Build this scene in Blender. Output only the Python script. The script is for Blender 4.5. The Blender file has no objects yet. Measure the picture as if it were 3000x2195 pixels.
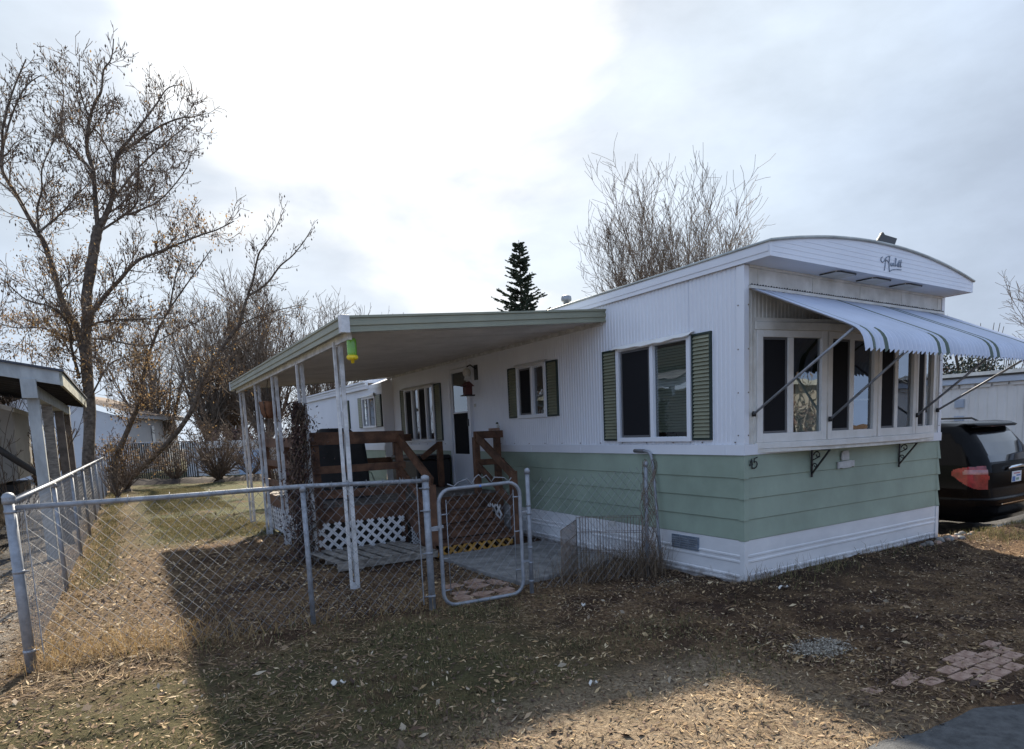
import bpy, math, random
import numpy as np
from mathutils import Vector, Matrix
rng = random.Random(7)
nr = np.random.default_rng(11)
SC = bpy.context.scene
COL = SC.collection

# ---------------------------------------------------------------- camera
cam = bpy.data.cameras.new('camera'); camo = bpy.data.objects.new('camera', cam); COL.objects.link(camo)
SC.camera = camo
_R = ((0.83173269, -0.55402635, -0.0357146), (-0.09383791, -0.07688667, -0.99261417), (0.54718843, 0.82894103, -0.11593784))
F, PX, PY = 1874.7147, 1625.1463, 1478.952          # solved from the house edges, in photo pixels
camo.matrix_world = Matrix(((_R[0][0], -_R[1][0], -_R[2][0], -4.846),
                            (_R[0][1], -_R[1][1], -_R[2][1], -4.0626),
                            (_R[0][2], -_R[1][2], -_R[2][2], 1.5645), (0, 0, 0, 1)))
cam.sensor_fit = 'HORIZONTAL'; cam.sensor_width = 36.0
cam.lens = F * 36.0 / 3000.0
cam.shift_x = (1500.0 - PX) / 3000.0
cam.shift_y = (PY - 1097.5) / 3000.0
cam.clip_start = 0.05; cam.clip_end = 2000

# ---------------------------------------------------------------- light
SUN_DIR = Vector((0.566, 1.19, 1.0)).normalized()
EL = math.asin(SUN_DIR.z); AZ = math.atan2(SUN_DIR.x, SUN_DIR.y)
sun = bpy.data.lights.new('sun', 'SUN'); suno = bpy.data.objects.new('sun', sun); COL.objects.link(suno)
sun.energy = 5.0; sun.angle = math.radians(1.6); sun.color = (1.0, 0.90, 0.75)
suno.rotation_euler = (-SUN_DIR).to_track_quat('-Z', 'Y').to_euler(); suno.location = (4, 8, 12)

world = bpy.data.worlds.new('World'); SC.world = world; world.use_nodes = True
nt = world.node_tree; nt.nodes.clear()
def N(t, **k):
    n = nt.nodes.new(t)
    for a, b in k.items(): setattr(n, a, b)
    return n
wout = N('ShaderNodeOutputWorld'); bg = N('ShaderNodeBackground'); bg.inputs['Strength'].default_value = 0.10
sky = N('ShaderNodeTexSky', sky_type='NISHITA'); sky.sun_disc = False
sky.sun_elevation = EL; sky.sun_rotation = AZ; sky.air_density = 1.0; sky.dust_density = 1.2
tc = N('ShaderNodeTexCoord'); mp = N('ShaderNodeMapping'); mp.inputs['Scale'].default_value = (1.0, 1.0, 2.2)
mp.inputs['Location'].default_value = (0.35, 0.1, 0.2)
nz = N('ShaderNodeTexNoise'); nz.inputs['Scale'].default_value = 2.1; nz.inputs['Detail'].default_value = 6; nz.inputs['Roughness'].default_value = 0.52
nz.inputs['Distortion'].default_value = 0.35
cr = N('ShaderNodeValToRGB'); cr.color_ramp.elements[0].position = 0.40; cr.color_ramp.elements[1].position = 0.60
cr.color_ramp.elements[0].color = (0.985, 0.985, 0.985, 1); cr.color_ramp.elements[1].color = (0.998, 0.998, 0.998, 1)
dt = N('ShaderNodeVectorMath', operation='DOT_PRODUCT'); dt.inputs[1].default_value = (0.3603, 0.8332, 0.4195)   # the bright gap in the cloud
nrm = N('ShaderNodeVectorMath', operation='NORMALIZE')
mr = N('ShaderNodeMapRange'); mr.inputs['From Min'].default_value = -1.0; mr.inputs['From Max'].default_value = 1.0
wob = N('ShaderNodeMath', operation='MULTIPLY_ADD'); wob.inputs[1].default_value = 0.10     # ragged cloud edge round the bright opening
pw = N('ShaderNodeMath', operation='ADD')
cl = N('ShaderNodeValToRGB')                             # cloud by angle from the sun: bluer behind the camera, white towards the sun (x 10)
for _i, (_p, _c) in enumerate(((0.0, (.235, .33, .51)), (.45, (.24, .315, .46)), (.70, (.225, .268, .335)), (.85, (.210, .247, .308)), (.908, (.245, .285, .342)), (.955, (.285, .322, .365)), (.978, (.320, .350, .390)), (.9865, (.42, .435, .45)), (1.0, (.52, .52, .515)))):
    if _i > 1: cl.color_ramp.elements.new(_p)
    cl.color_ramp.elements[_i].position = _p; cl.color_ramp.elements[_i].color = (*_c, 1)
# darker bellies of cloud
nz2 = N('ShaderNodeTexNoise'); nz2.inputs['Scale'].default_value = 3.4; nz2.inputs['Detail'].default_value = 7; nz2.inputs['Roughness'].default_value = 0.55
cr2 = N('ShaderNodeMapRange'); cr2.inputs['From Min'].default_value = 0.32; cr2.inputs['From Max'].default_value = 0.68
cr2.inputs['To Min'].default_value = 9.3; cr2.inputs['To Max'].default_value = 12.6
mul = N('ShaderNodeVectorMath', operation='SCALE')
mixw = N('ShaderNodeMix', data_type='RGBA')
L = nt.links.new
L(tc.outputs['Generated'], mp.inputs[0]); L(mp.outputs[0], nz.inputs[0]); L(mp.outputs[0], nz2.inputs[0])
L(nz.outputs['Fac'], cr.inputs[0]); L(tc.outputs['Generated'], nrm.inputs[0]); L(nrm.outputs[0], dt.inputs[0])
L(dt.outputs['Value'], mr.inputs[0]); L(mr.outputs[0], pw.inputs[0]); L(nz.outputs['Fac'], wob.inputs[0]); wob.inputs[2].default_value = -0.048; L(wob.outputs[0], pw.inputs[1]); L(pw.outputs[0], cl.inputs[0])
L(nz2.outputs['Fac'], cr2.inputs[0]); L(cl.outputs[0], mul.inputs[0]); L(cr2.outputs[0], mul.inputs['Scale'])
L(cr.outputs['Color'], mixw.inputs[0]); L(sky.outputs[0], mixw.inputs[6]); L(mul.outputs[0], mixw.inputs[7])
L(mixw.outputs[2], bg.inputs['Color']); L(bg.outputs[0], wout.inputs[0])

SC.view_settings.view_transform = 'Standard'; SC.view_settings.look = 'None'
SC.view_settings.exposure = 1.25; SC.view_settings.gamma = 1.0
SC.cycles.max_bounces = 6; SC.cycles.transparent_max_bounces = 16; SC.cycles.use_denoising = True

# ---------------------------------------------------------------- materials
def mat(name, col, rough=0.6, metal=0.0, var=0.0, vscale=6.0, bump=0.0, bscale=40.0, col2=None, spec=0.5, coat=0.0, island=0.0, stretch=None, cols=None, transl=0.0, mud=False):
    m = bpy.data.materials.new(name); m.use_nodes = True
    t = m.node_tree; b = t.nodes['Principled BSDF']
    b.inputs['Roughness'].default_value = rough; b.inputs['Metallic'].default_value = metal
    b.inputs['Specular IOR Level'].default_value = spec; b.inputs['Coat Weight'].default_value = coat
    c4 = (*col, 1); b.inputs['Base Color'].default_value = c4
    ln = t.links.new
    co = t.nodes.new('ShaderNodeTexCoord'); src = co.outputs['Object']
    if stretch:
        mpp = t.nodes.new('ShaderNodeMapping'); mpp.inputs['Scale'].default_value = stretch; ln(src, mpp.inputs[0]); src = mpp.outputs[0]
    out = None
    if var > 0 or col2 is not None:
        n = t.nodes.new('ShaderNodeTexNoise'); n.inputs['Scale'].default_value = vscale; n.inputs['Detail'].default_value = 5; n.inputs['Roughness'].default_value = 0.6
        ln(src, n.inputs[0])
        r = t.nodes.new('ShaderNodeValToRGB'); r.color_ramp.elements[0].position = 0.36; r.color_ramp.elements[1].position = 0.66
        r.color_ramp.elements[0].color = (*[max(0, c * (1 - var)) for c in col], 1)
        cc = col2 if col2 is not None else [min(1, c * (1 + var)) for c in col]
        r.color_ramp.elements[1].color = (*cc, 1)
        ln(n.outputs['Fac'], r.inputs[0]); out = r.outputs[0]
    if cols is not None:                                    # a colour drawn per loose piece (leaf, chip, blade)
        g = t.nodes.new('ShaderNodeNewGeometry'); r = t.nodes.new('ShaderNodeValToRGB'); r.color_ramp.interpolation = 'CONSTANT'
        e = r.color_ramp.elements
        while len(e) < len(cols): e.new(0.5)
        for i, c in enumerate(cols): e[i].position = i / len(cols); e[i].color = (*c, 1)
        ln(g.outputs['Random Per Island'], r.inputs[0]); out = r.outputs[0]
    if mud:                                                 # rain-splashed soil along the foot of the panel
        z = t.nodes.new('ShaderNodeSeparateXYZ'); ln(co.outputs['Object'], z.inputs[0]); n5 = t.nodes.new('ShaderNodeTexNoise'); n5.inputs['Scale'].default_value = 9; n5.inputs['Detail'].default_value = 8; n5.inputs['Roughness'].default_value = .75
        ln(co.outputs['Object'], n5.inputs[0]); a5 = t.nodes.new('ShaderNodeMath'); a5.operation = 'MULTIPLY_ADD'; a5.inputs[1].default_value = .34; a5.inputs[2].default_value = -.10; ln(n5.outputs['Fac'], a5.inputs[0])
        s5 = t.nodes.new('ShaderNodeMath'); s5.operation = 'SUBTRACT'; ln(a5.outputs[0], s5.inputs[0]); ln(z.outputs[2], s5.inputs[1]); r5 = t.nodes.new('ShaderNodeMapRange'); r5.inputs['From Min'].default_value = -.03; r5.inputs['From Max'].default_value = .06; r5.inputs['To Max'].default_value = .75
        ln(s5.outputs[0], r5.inputs[0]); m5 = t.nodes.new('ShaderNodeMix'); m5.data_type = 'RGBA'; m5.inputs[7].default_value = (.16, .12, .09, 1); ln(r5.outputs[0], m5.inputs[0]); ln(out, m5.inputs[6]); out = m5.outputs[2]
    if out is not None: ln(out, b.inputs['Base Color'])
    if transl > 0:                                          # thin dead leaves let the sun through
        tb = t.nodes.new('ShaderNodeBsdfTranslucent'); mxs = t.nodes.new('ShaderNodeMixShader'); mxs.inputs[0].default_value = transl
        if out is not None: ln(out, tb.inputs[0])
        ln(b.outputs[0], mxs.inputs[1]); ln(tb.outputs[0], mxs.inputs[2]); ln(mxs.outputs[0], t.nodes['Material Output'].inputs[0])
    if bump > 0:
        n2 = t.nodes.new('ShaderNodeTexNoise'); n2.inputs['Scale'].default_value = bscale; n2.inputs['Detail'].default_value = 4
        ln(src, n2.inputs[0])
        bp = t.nodes.new('ShaderNodeBump'); bp.inputs['Strength'].default_value = bump; bp.inputs['Distance'].default_value = 0.02
        ln(n2.outputs['Fac'], bp.inputs['Height']); ln(bp.outputs[0], b.inputs['Normal'])
    return m
def glass_mat(name, tint=(0.55, 0.58, 0.58), base=0.16):
    m = bpy.data.materials.new(name); m.use_nodes = True
    t = m.node_tree; t.nodes.clear(); ln = t.links.new
    o = t.nodes.new('ShaderNodeOutputMaterial'); tr = t.nodes.new('ShaderNodeBsdfTransparent'); tr.inputs[0].default_value = (*tint, 1)
    gl = t.nodes.new('ShaderNodeBsdfGlossy'); gl.inputs['Roughness'].default_value = 0.012; gl.inputs[0].default_value = (0.9, 0.95, 1, 1)
    lw = t.nodes.new('ShaderNodeFresnel'); lw.inputs[0].default_value = 1.55
    ad = t.nodes.new('ShaderNodeMath'); ad.operation = 'ADD'; ad.inputs[1].default_value = base
    nz = t.nodes.new('ShaderNodeTexNoise'); nz.inputs['Scale'].default_value = 2.2
    bp = t.nodes.new('ShaderNodeBump'); bp.inputs['Strength'].default_value = 0.05; bp.inputs['Distance'].default_value = 0.05
    co = t.nodes.new('ShaderNodeTexCoord'); ln(co.outputs['Object'], nz.inputs[0]); ln(nz.outputs[0], bp.inputs['Height']); ln(bp.outputs[0], gl.inputs['Normal'])
    mx = t.nodes.new('ShaderNodeMixShader'); ln(lw.outputs[0], ad.inputs[0]); ln(ad.outputs[0], mx.inputs[0])
    ln(tr.outputs[0], mx.inputs[1]); ln(gl.outputs[0], mx.inputs[2]); ln(mx.outputs[0], o.inputs[0])
    return m
M = dict(
    white=mat('white_aluminium', (.63, .65, .70), .38, 0, .04, 1.2, .10, 2.5, stretch=(1, 1, .35), col2=(.67, .69, .735)),
    cream=mat('cream_painted_trim', (.56, .545, .50), .5, 0, .16, 5.0, .05, 50, col2=(.64, .63, .59)),
    peel=mat('flaking_white_paint', (.62, .61, .58), .6, 0, .05, 7, .15, 40, col2=(.66, .65, .63)),
    sage=mat('sage_green_siding', (.245, .305, .238), .5, 0, .12, 1.4, .14, 2.2, col2=(.285, .35, .278)),
    skirt=mat('white_metal_skirting', (.64, .645, .66), .42, 0, .08, 2.0, .10, 3, stretch=(1, 1, 2.5), col2=(.68, .68, .69), mud=True),
    roofm=mat('weathered_roof_metal', (.36, .38, .36), .5, .3, .25, 3, .05, 30),
    fasciag=mat('sage_awning_fascia', (.225, .228, .165), .42, 0, .10, 2, .02, 60),
    under=mat('white_roof_pans', (.50, .49, .49), .5, 0, .12, 2, .02, 50),
    post=mat('chalky_white_post', (.50, .50, .50), .55, 0, .25, 9, .05, 60, col2=(.62, .62, .62)),
    shut=mat('green_louvre', (.195, .20, .138), .45, 0, .12, 4, .02, 50),
    shutdk=mat('dark_green_shutter_frame', (.012, .025, .02), .4),
    screen=mat('insect_screen', (.016, .016, .018), .9, spec=.1),
    black=mat('black_metal', (.012, .012, .013), .45),
    rubber=mat('black_rubber', (.018, .018, .018), .85, bump=.1),
    glass=glass_mat('window_glass'),
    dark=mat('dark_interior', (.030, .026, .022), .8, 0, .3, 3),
    blind=mat('pale_green_blind', (.42, .47, .36), .6),
    board=mat('pale_board', (.52, .60, .54), .6, 0, .06, 3),
    galv=mat('galvanised_steel', (.235, .25, .275), .5, .3, .22, 14, .05, 60),
    wire=mat('galvanised_wire', (.185, .193, .205), .6, .15, .2, 9),
    rust=mat('rusty_wire', (.16, .12, .09), .7, .2, .4, 12),
    deck=mat('stained_redwood', (.095, .043, .023), .7, 0, .40, 7, .12, 40, col2=(.155, .075, .040)),
    deckfl=mat('grey_worn_decking', (.14, .12, .105), .8, 0, .35, 6, .15, 40),
    plat=mat('white_plastic_lattice', (.66, .66, .67), .5, 0, .10, 8),
    ylat=mat('yellow_painted_lattice', (.36, .19, .035), .6, 0, .3, 9),
    pallet=mat('grey_pallet_wood', (.20, .18, .155), .85, 0, .4, 9, .2, 40, stretch=(1, 1, 3)),
    bark=mat('grey_bark', (.075, .054, .039), .9, 0, .45, 9, .5, 30, col2=(.14, .11, .082)),
    twig=mat('brown_twig', (.115, .080, .054), .85, 0, .3, 2),
    twig2=mat('tan_twig', (.16, .12, .085), .85, 0, .3, 1),
    pods=mat('seed_pods', (.07, .045, .03), .9, cols=[(.055, .034, .024), (.09, .058, .036), (.12, .075, .04), (.075, .05, .035)]),
    oleaf=mat('orange_dead_leaves', (.2, .1, .03), .8, cols=[(.26, .16, .065), (.36, .235, .105), (.20, .125, .06), (.30, .19, .08), (.16, .10, .055)], transl=.4),
    pleaf=mat('purple_dead_leaves', (.06, .03, .03), .9, cols=[(.060, .030, .028), (.085, .045, .036), (.035, .022, .022), (.13, .08, .06), (.05, .035, .03), (.10, .06, .042), (.028, .02, .02)]),
    needle=mat('spruce_needles', (.025, .042, .028), .8, cols=[(.035, .055, .036), (.06, .085, .052), (.085, .11, .068), (.04, .055, .038)], transl=.3),
    hedge=mat('far_evergreen', (.035, .05, .035), .9, cols=[(.030, .045, .030), (.05, .06, .04), (.04, .05, .04)]),
    rhedge=mat('reddish_brush', (.11, .06, .05), .9, cols=[(.10, .055, .045), (.14, .08, .06), (.08, .05, .045)]),
    brick=mat('red_concrete_paver', (.30, .18, .13), .9, 0, .25, 14, .4, 60, col2=(.38, .26, .20)),
    conc=mat('grey_concrete', (.20, .19, .18), .9, 0, .30, 5, .3, 50, col2=(.27, .26, .245)),
    gravel=mat('pale_gravel', (.3, .3, .28), .9, cols=[(.32, .29, .235), (.21, .185, .15), (.14, .12, .095), (.38, .345, .28), (.23, .19, .15), (.10, .08, .06)]),
    asphalt=mat('worn_asphalt', (.060, .062, .064), .9, 0, .25, 18, .5, 140, col2=(.095, .097, .098)),
    chip=mat('dry_litter', (.318, .200, .084), .9, cols=[(.254, .165, .080), (.392, .280, .151), (.148, .095, .050), (.318, .210, .101), (.488, .380, .235), (.106, .066, .039), (.191, .120, .060), (.080, .052, .034), (.127, .080, .042), (.233, .150, .076)]),
    chipd=mat('brown_litter', (.117, .070, .039), .9, cols=[(.350, .250, .155), (.210, .140, .085), (.088, .050, .031), (.129, .073, .041), (.061, .037, .024), (.175, .108, .061), (.105, .064, .037), (.256, .170, .100), (.070, .042, .027), (.053, .032, .022)]),
    straw=mat('dry_grass', (.3, .2, .08), .85, cols=[(.34, .215, .08), (.42, .29, .13), (.26, .165, .07), (.34, .25, .13), (.20, .13, .06), (.30, .22, .12)], transl=.3),
    grass=mat('short_green_grass', (.064, .080, .025), .8, cols=[(.074, .085, .029), (.111, .115, .042), (.201, .160, .071), (.170, .155, .059), (.276, .205, .101), (.095, .095, .038), (.148, .115, .059), (.233, .180, .092)], transl=.25),
    wleaf=mat('white_scrap', (.52, .50, .46), .8, 0, .1),
    rub2=mat('terracotta_coir', (.15, .065, .03), .9, 0, .4, 9, .5, 50),
    red=mat('faded_red_paint', (.075, .018, .017), .6, 0, .2),
    lgreen=mat('lime_green_plastic', (.15, .36, .03), .25, 0, .15, 8, coat=.3),
    yellow=mat('yellow_plastic', (.70, .52, .02), .3),
    beige=mat('beige_panel', (.30, .28, .24), .55, 0, .12, 2),
    lbeige=mat('weathered_grey_paint', (.33, .35, .35), .7, 0, .22, 5, .08, 40, stretch=(1, 1, .4), col2=(.40, .42, .42)),
    mossy=mat('mossy_fascia_board', (.28, .28, .23), .8, 0, .45, 9, .1, 40),
    shingle=mat('dark_shingle', (.055, .06, .075), .9, 0, .3, 14, .3, 60),
    tan_roof=mat('tan_shingle', (.115, .08, .06), .9, 0, .15, 8),
    farwhite=mat('far_white_siding', (.54, .535, .53), .6, 0, .08, 1),
    slat=mat('black_privacy_slat', (.022, .020, .019), .6, 0, .3, 6),
    blue=mat('pale_blue_tarp', (.36, .47, .60), .6, 0, .12, 2, .1, 8),
    paint_blk=mat('black_car_paint', (.0025, .0025, .003), .16, 0, spec=.10),
    cglass=mat('dark_car_glass', (.012, .014, .017), .06, spec=.8, coat=.35),
    tail=mat('red_tail_lamp', (.20, .010, .012), .15, 0, .5, 9, coat=.5),
    chrome=mat('chrome', (.6, .62, .65), .15, 1.0),
    silver=mat('silver_car_paint', (.42, .44, .47), .3, .6, coat=.4),
    plate=mat('licence_plate', (.62, .64, .66), .5, 0, .04, 20),
    plblue=mat('plate_blue', (.08, .16, .36), .5), plred=mat('plate_red', (.40, .12, .14), .5), plgreen=mat('plate_green', (.18, .30, .24), .5),
    ventb=mat('blue_grey_vent', (.15, .19, .24), .5, .2, .3, 20),
    soil=mat('dark_soil', (.045, .033, .026), .95, 0, .4, 9, .5, 30),
    stone=mat('plaster_plaque', (.45, .45, .44), .7, 0, .15, 14, .1, 60),
    bluefig=mat('blue_sticker', (.05, .16, .5), .5),
    logo=mat('dull_grey_script', (.20, .235, .29), .5),
    cgrey=mat('grey_grip', (.10, .10, .105), .6),
)
for k in ('white', 'cream'):
    pass

# ---------------------------------------------------------------- mesh helpers
class MB:
    def __init__(self): self.v = []; self.f = []; self.mi = []; self.smooth = []
    def add(self, vs, fs, mi=0, sm=False):
        o = len(self.v); self.v += [tuple(p) for p in vs]; self.f += [tuple(i + o for i in f) for f in fs]
        self.mi += [mi] * len(fs); self.smooth += [sm] * len(fs); return self
    def box(self, x0, x1, y0, y1, z0, z1, mi=0):
        vs = [(x0, y0, z0), (x1, y0, z0), (x1, y1, z0), (x0, y1, z0), (x0, y0, z1), (x1, y0, z1), (x1, y1, z1), (x0, y1, z1)]
        return self.add(vs, [(0, 3, 2, 1), (4, 5, 6, 7), (0, 1, 5, 4), (1, 2, 6, 5), (2, 3, 7, 6), (3, 0, 4, 7)], mi)
    def bar(self, a, b, w, h, up=(0, 0, 1), mi=0):
        a = Vector(a); b = Vector(b); d = (b - a).normalized(); up = Vector(up)
        s = d.cross(up)
        if s.length < 1e-4: s = d.cross(Vector((1, 0, 0)))
        s.normalize(); u = s.cross(d).normalized()
        s *= w / 2; u *= h / 2
        vs = [a - s - u, a + s - u, a + s + u, a - s + u, b - s - u, b + s - u, b + s + u, b - s + u]
        return self.add(vs, [(0, 1, 2, 3), (7, 6, 5, 4), (0, 4, 5, 1), (1, 5, 6, 2), (2, 6, 7, 3), (3, 7, 4, 0)], mi)
    def tube(self, pts, r, n=6, cap=True, mi=0, sm=True):
        pts = [Vector(p) for p in pts]; k = len(pts)
        rs = r if isinstance(r, (list, tuple)) else [r] * k
        ref = None; vs = []
        for i, p in enumerate(pts):
            d = (pts[min(i + 1, k - 1)] - pts[max(i - 1, 0)])
            if d.length < 1e-9: d = Vector((0, 0, 1))
            d.normalize()
            if ref is None: ref = d.orthogonal().normalized()
            ref = (ref - d * ref.dot(d))
            ref = ref.normalized() if ref.length > 1e-6 else d.orthogonal().normalized()
            q = d.cross(ref)
            for j in range(n):
                a = 2 * math.pi * j / n; vs.append(p + (ref * math.cos(a) + q * math.sin(a)) * rs[i])
        fs = [(i * n + j, i * n + (j + 1) % n, (i + 1) * n + (j + 1) % n, (i + 1) * n + j) for i in range(k - 1) for j in range(n)]
        if cap: fs += [tuple(range(n))[::-1], tuple((k - 1) * n + j for j in range(n))]
        return self.add(vs, fs, mi, sm)
    def lathe(self, c, prof, n=20, mi=0):                    # prof: (r, z)
        vs = [(c[0] + r * math.cos(2 * math.pi * j / n), c[1] + r * math.sin(2 * math.pi * j / n), c[2] + z) for r, z in prof for j in range(n)]
        k = len(prof)
        fs = [(i * n + j, i * n + (j + 1) % n, (i + 1) * n + (j + 1) % n, (i + 1) * n + j) for i in range(k - 1) for j in range(n)]
        fs += [tuple(range(n))[::-1], tuple((k - 1) * n + j for j in range(n))]
        return self.add(vs, fs, mi, True)
    def prism(self, poly, axis, a, b, mi=0):                 # polygon in the two other axes, extruded along axis
        def P(u, w, t): return {'x': (t, u, w), 'y': (u, t, w), 'z': (u, w, t)}[axis]
        n = len(poly); vs = [P(u, w, a) for u, w in poly] + [P(u, w, b) for u, w in poly]
        fs = [tuple(range(n)), tuple(range(2 * n - 1, n - 1, -1))] + [(i, i + n, (i + 1) % n + n, (i + 1) % n) for i in range(n)]
        return self.add(vs, fs, mi)
    def grid(self, P, mi=0, sm=True, flip=False):            # P[i][j]
        m = len(P); n = len(P[0]); vs = [p for row in P for p in row]
        fs = [(i * n + j, i * n + j + 1, (i + 1) * n + j + 1, (i + 1) * n + j) for i in range(m - 1) for j in range(n - 1)]
        if flip: fs = [f[::-1] for f in fs]
        return self.add(vs, fs, mi, sm)
    def build(self, name, mats, parent=None, bevel=0.0, fixn=True):
        me = bpy.data.meshes.new(name); ox = Vector((0, 0, 0)); p = parent
        while p is not None: ox += p.location; p = p.parent
        me.from_pydata([tuple(Vector(v) - ox) for v in self.v], [], self.f)
        mats = mats if isinstance(mats, (list, tuple)) else [mats]
        for mm in mats: me.materials.append(mm)
        me.polygons.foreach_set('material_index', self.mi); me.polygons.foreach_set('use_smooth', self.smooth)
        me.validate(); me.update()
        o = bpy.data.objects.new(name, me); COL.objects.link(o)
        if parent is not None: o.parent = parent
        if bevel > 0:
            bm = o.modifiers.new('edge', 'BEVEL'); bm.width = bevel; bm.segments = 2; bm.limit_method = 'ANGLE'; bm.angle_limit = math.radians(40)
        return o
def tag(o, label=None, cat=None, group=None, kind=None):
    if label: o['label'] = label
    if cat: o['category'] = cat
    if group: o['group'] = group
    if kind: o['kind'] = kind
    return o
def thing(name, label, cat, loc=(0, 0, 0), group=None):
    o = bpy.data.objects.new(name, None); COL.objects.link(o); o.location = loc; o.empty_display_size = .2
    return tag(o, label, cat, group)
def copy_tree(o, parent=None):
    c = o.copy(); COL.objects.link(c)
    if parent is not None: c.parent = parent
    for ch in o.children: copy_tree(ch, c)
    return c
def big(name, V, Fq, m, kind=None):                          # quad soup from numpy arrays
    me = bpy.data.meshes.new(name); nv = len(V); nf = len(Fq)
    me.vertices.add(nv); me.vertices.foreach_set('co', V.astype(np.float32).ravel())
    k = Fq.shape[1]
    me.loops.add(nf * k); me.loops.foreach_set('vertex_index', Fq.astype(np.int32).ravel())
    me.polygons.add(nf); me.polygons.foreach_set('loop_start', np.arange(nf, dtype=np.int32) * k)
    me.materials.append(m); me.update(calc_edges=True)
    o = bpy.data.objects.new(name, me); COL.objects.link(o)
    if kind: o['kind'] = kind
    return o
def smooth(a, b, x):
    t = np.clip((x - a) / (b - a), 0, 1); return t * t * (3 - 2 * t)

# ---------------------------------------------------------------- ground
def road_edge(x): return -2.41 - 0.155 * (x + 2.1)
def vnoise(x, y, s, seed=0):
    x = np.asarray(x) * s + seed * 13.7; y = np.asarray(y) * s - seed * 7.3
    xi = np.floor(x).astype(int); yi = np.floor(y).astype(int); fx = x - xi; fy = y - yi
    fx = fx * fx * (3 - 2 * fx); fy = fy * fy * (3 - 2 * fy)
    def h(i, j):
        n = (i * 374761393 + j * 668265263 + seed * 974711) & 0x7fffffff
        n = ((n ^ (n >> 13)) * 1274126177) & 0x7fffffff
        return ((n ^ (n >> 16)) & 0xffff) / 65535.0
    return (h(xi, yi) * (1 - fx) + h(xi + 1, yi) * fx) * (1 - fy) + (h(xi, yi + 1) * (1 - fx) + h(xi + 1, yi + 1) * fx) * fy
def gz(x, y):
    x = np.asarray(x, float); y = np.asarray(y, float)
    z = (vnoise(x, y, 1.3, 1) - .5) * .045 + (vnoise(x, y, 4.1, 2) - .5) * .035 + (vnoise(x, y, 9.0, 3) - .5) * .022 * smooth(14., 8., y)
    near = np.exp(-(((x - 1.8) / 2.6) ** 4)) * np.exp(-((y + .25) / .35) ** 2)      # soil heaped along the front skirting
    z = z + near * .05 * (x > -.3) + .10 * np.exp(-((x + .35) / .5) ** 2 - ((y - .15) / .45) ** 2) * .35
    z = z - .27 * smooth(3.95, 4.75, x) * smooth(-.22, .12, y)
    hump = np.exp(-((x - 5.0) / 1.1) ** 2 - ((y + .5) / .34) ** 2); z = z + hump * .06
    e = road_edge(x) + (vnoise(x, 0 * x, 2.2, 5) - .5) * .22
    z = z - .035 * smooth(e + .05, e - .08, y) - .09 * smooth(e - .05, e - .3, y)
    pw_ = np.exp(-((x + .6) / .75) ** 4 - ((y + 2.2) / .36) ** 4); z = z * (1 - .92 * pw_)
    slab = ((x > -1.75) & (x < 0) & (y > 1.45) & (y < 3.6)); z = np.where(slab, z * .2 - .03, z)
    return z
xs = np.concatenate([-np.geomspace(170, 9.2, 26), np.arange(-9, 8.001, .055), np.geomspace(8.3, 170, 26)])
ys = np.concatenate([-np.geomspace(120, 4.8, 22), np.arange(-4.6, 11.001, .055), np.geomspace(11.3, 230, 30)])
X, Y = np.meshgrid(xs, ys, indexing='ij'); Z = gz(X, Y)
V = np.stack([X, Y, Z], -1).reshape(-1, 3); nx, ny = X.shape
ii, jj = np.meshgrid(np.arange(nx - 1), np.arange(ny - 1), indexing='ij'); a = (ii * ny + jj).ravel()
Fq = np.stack([a, a + ny, a + ny + 1, a + 1], -1)

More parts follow.
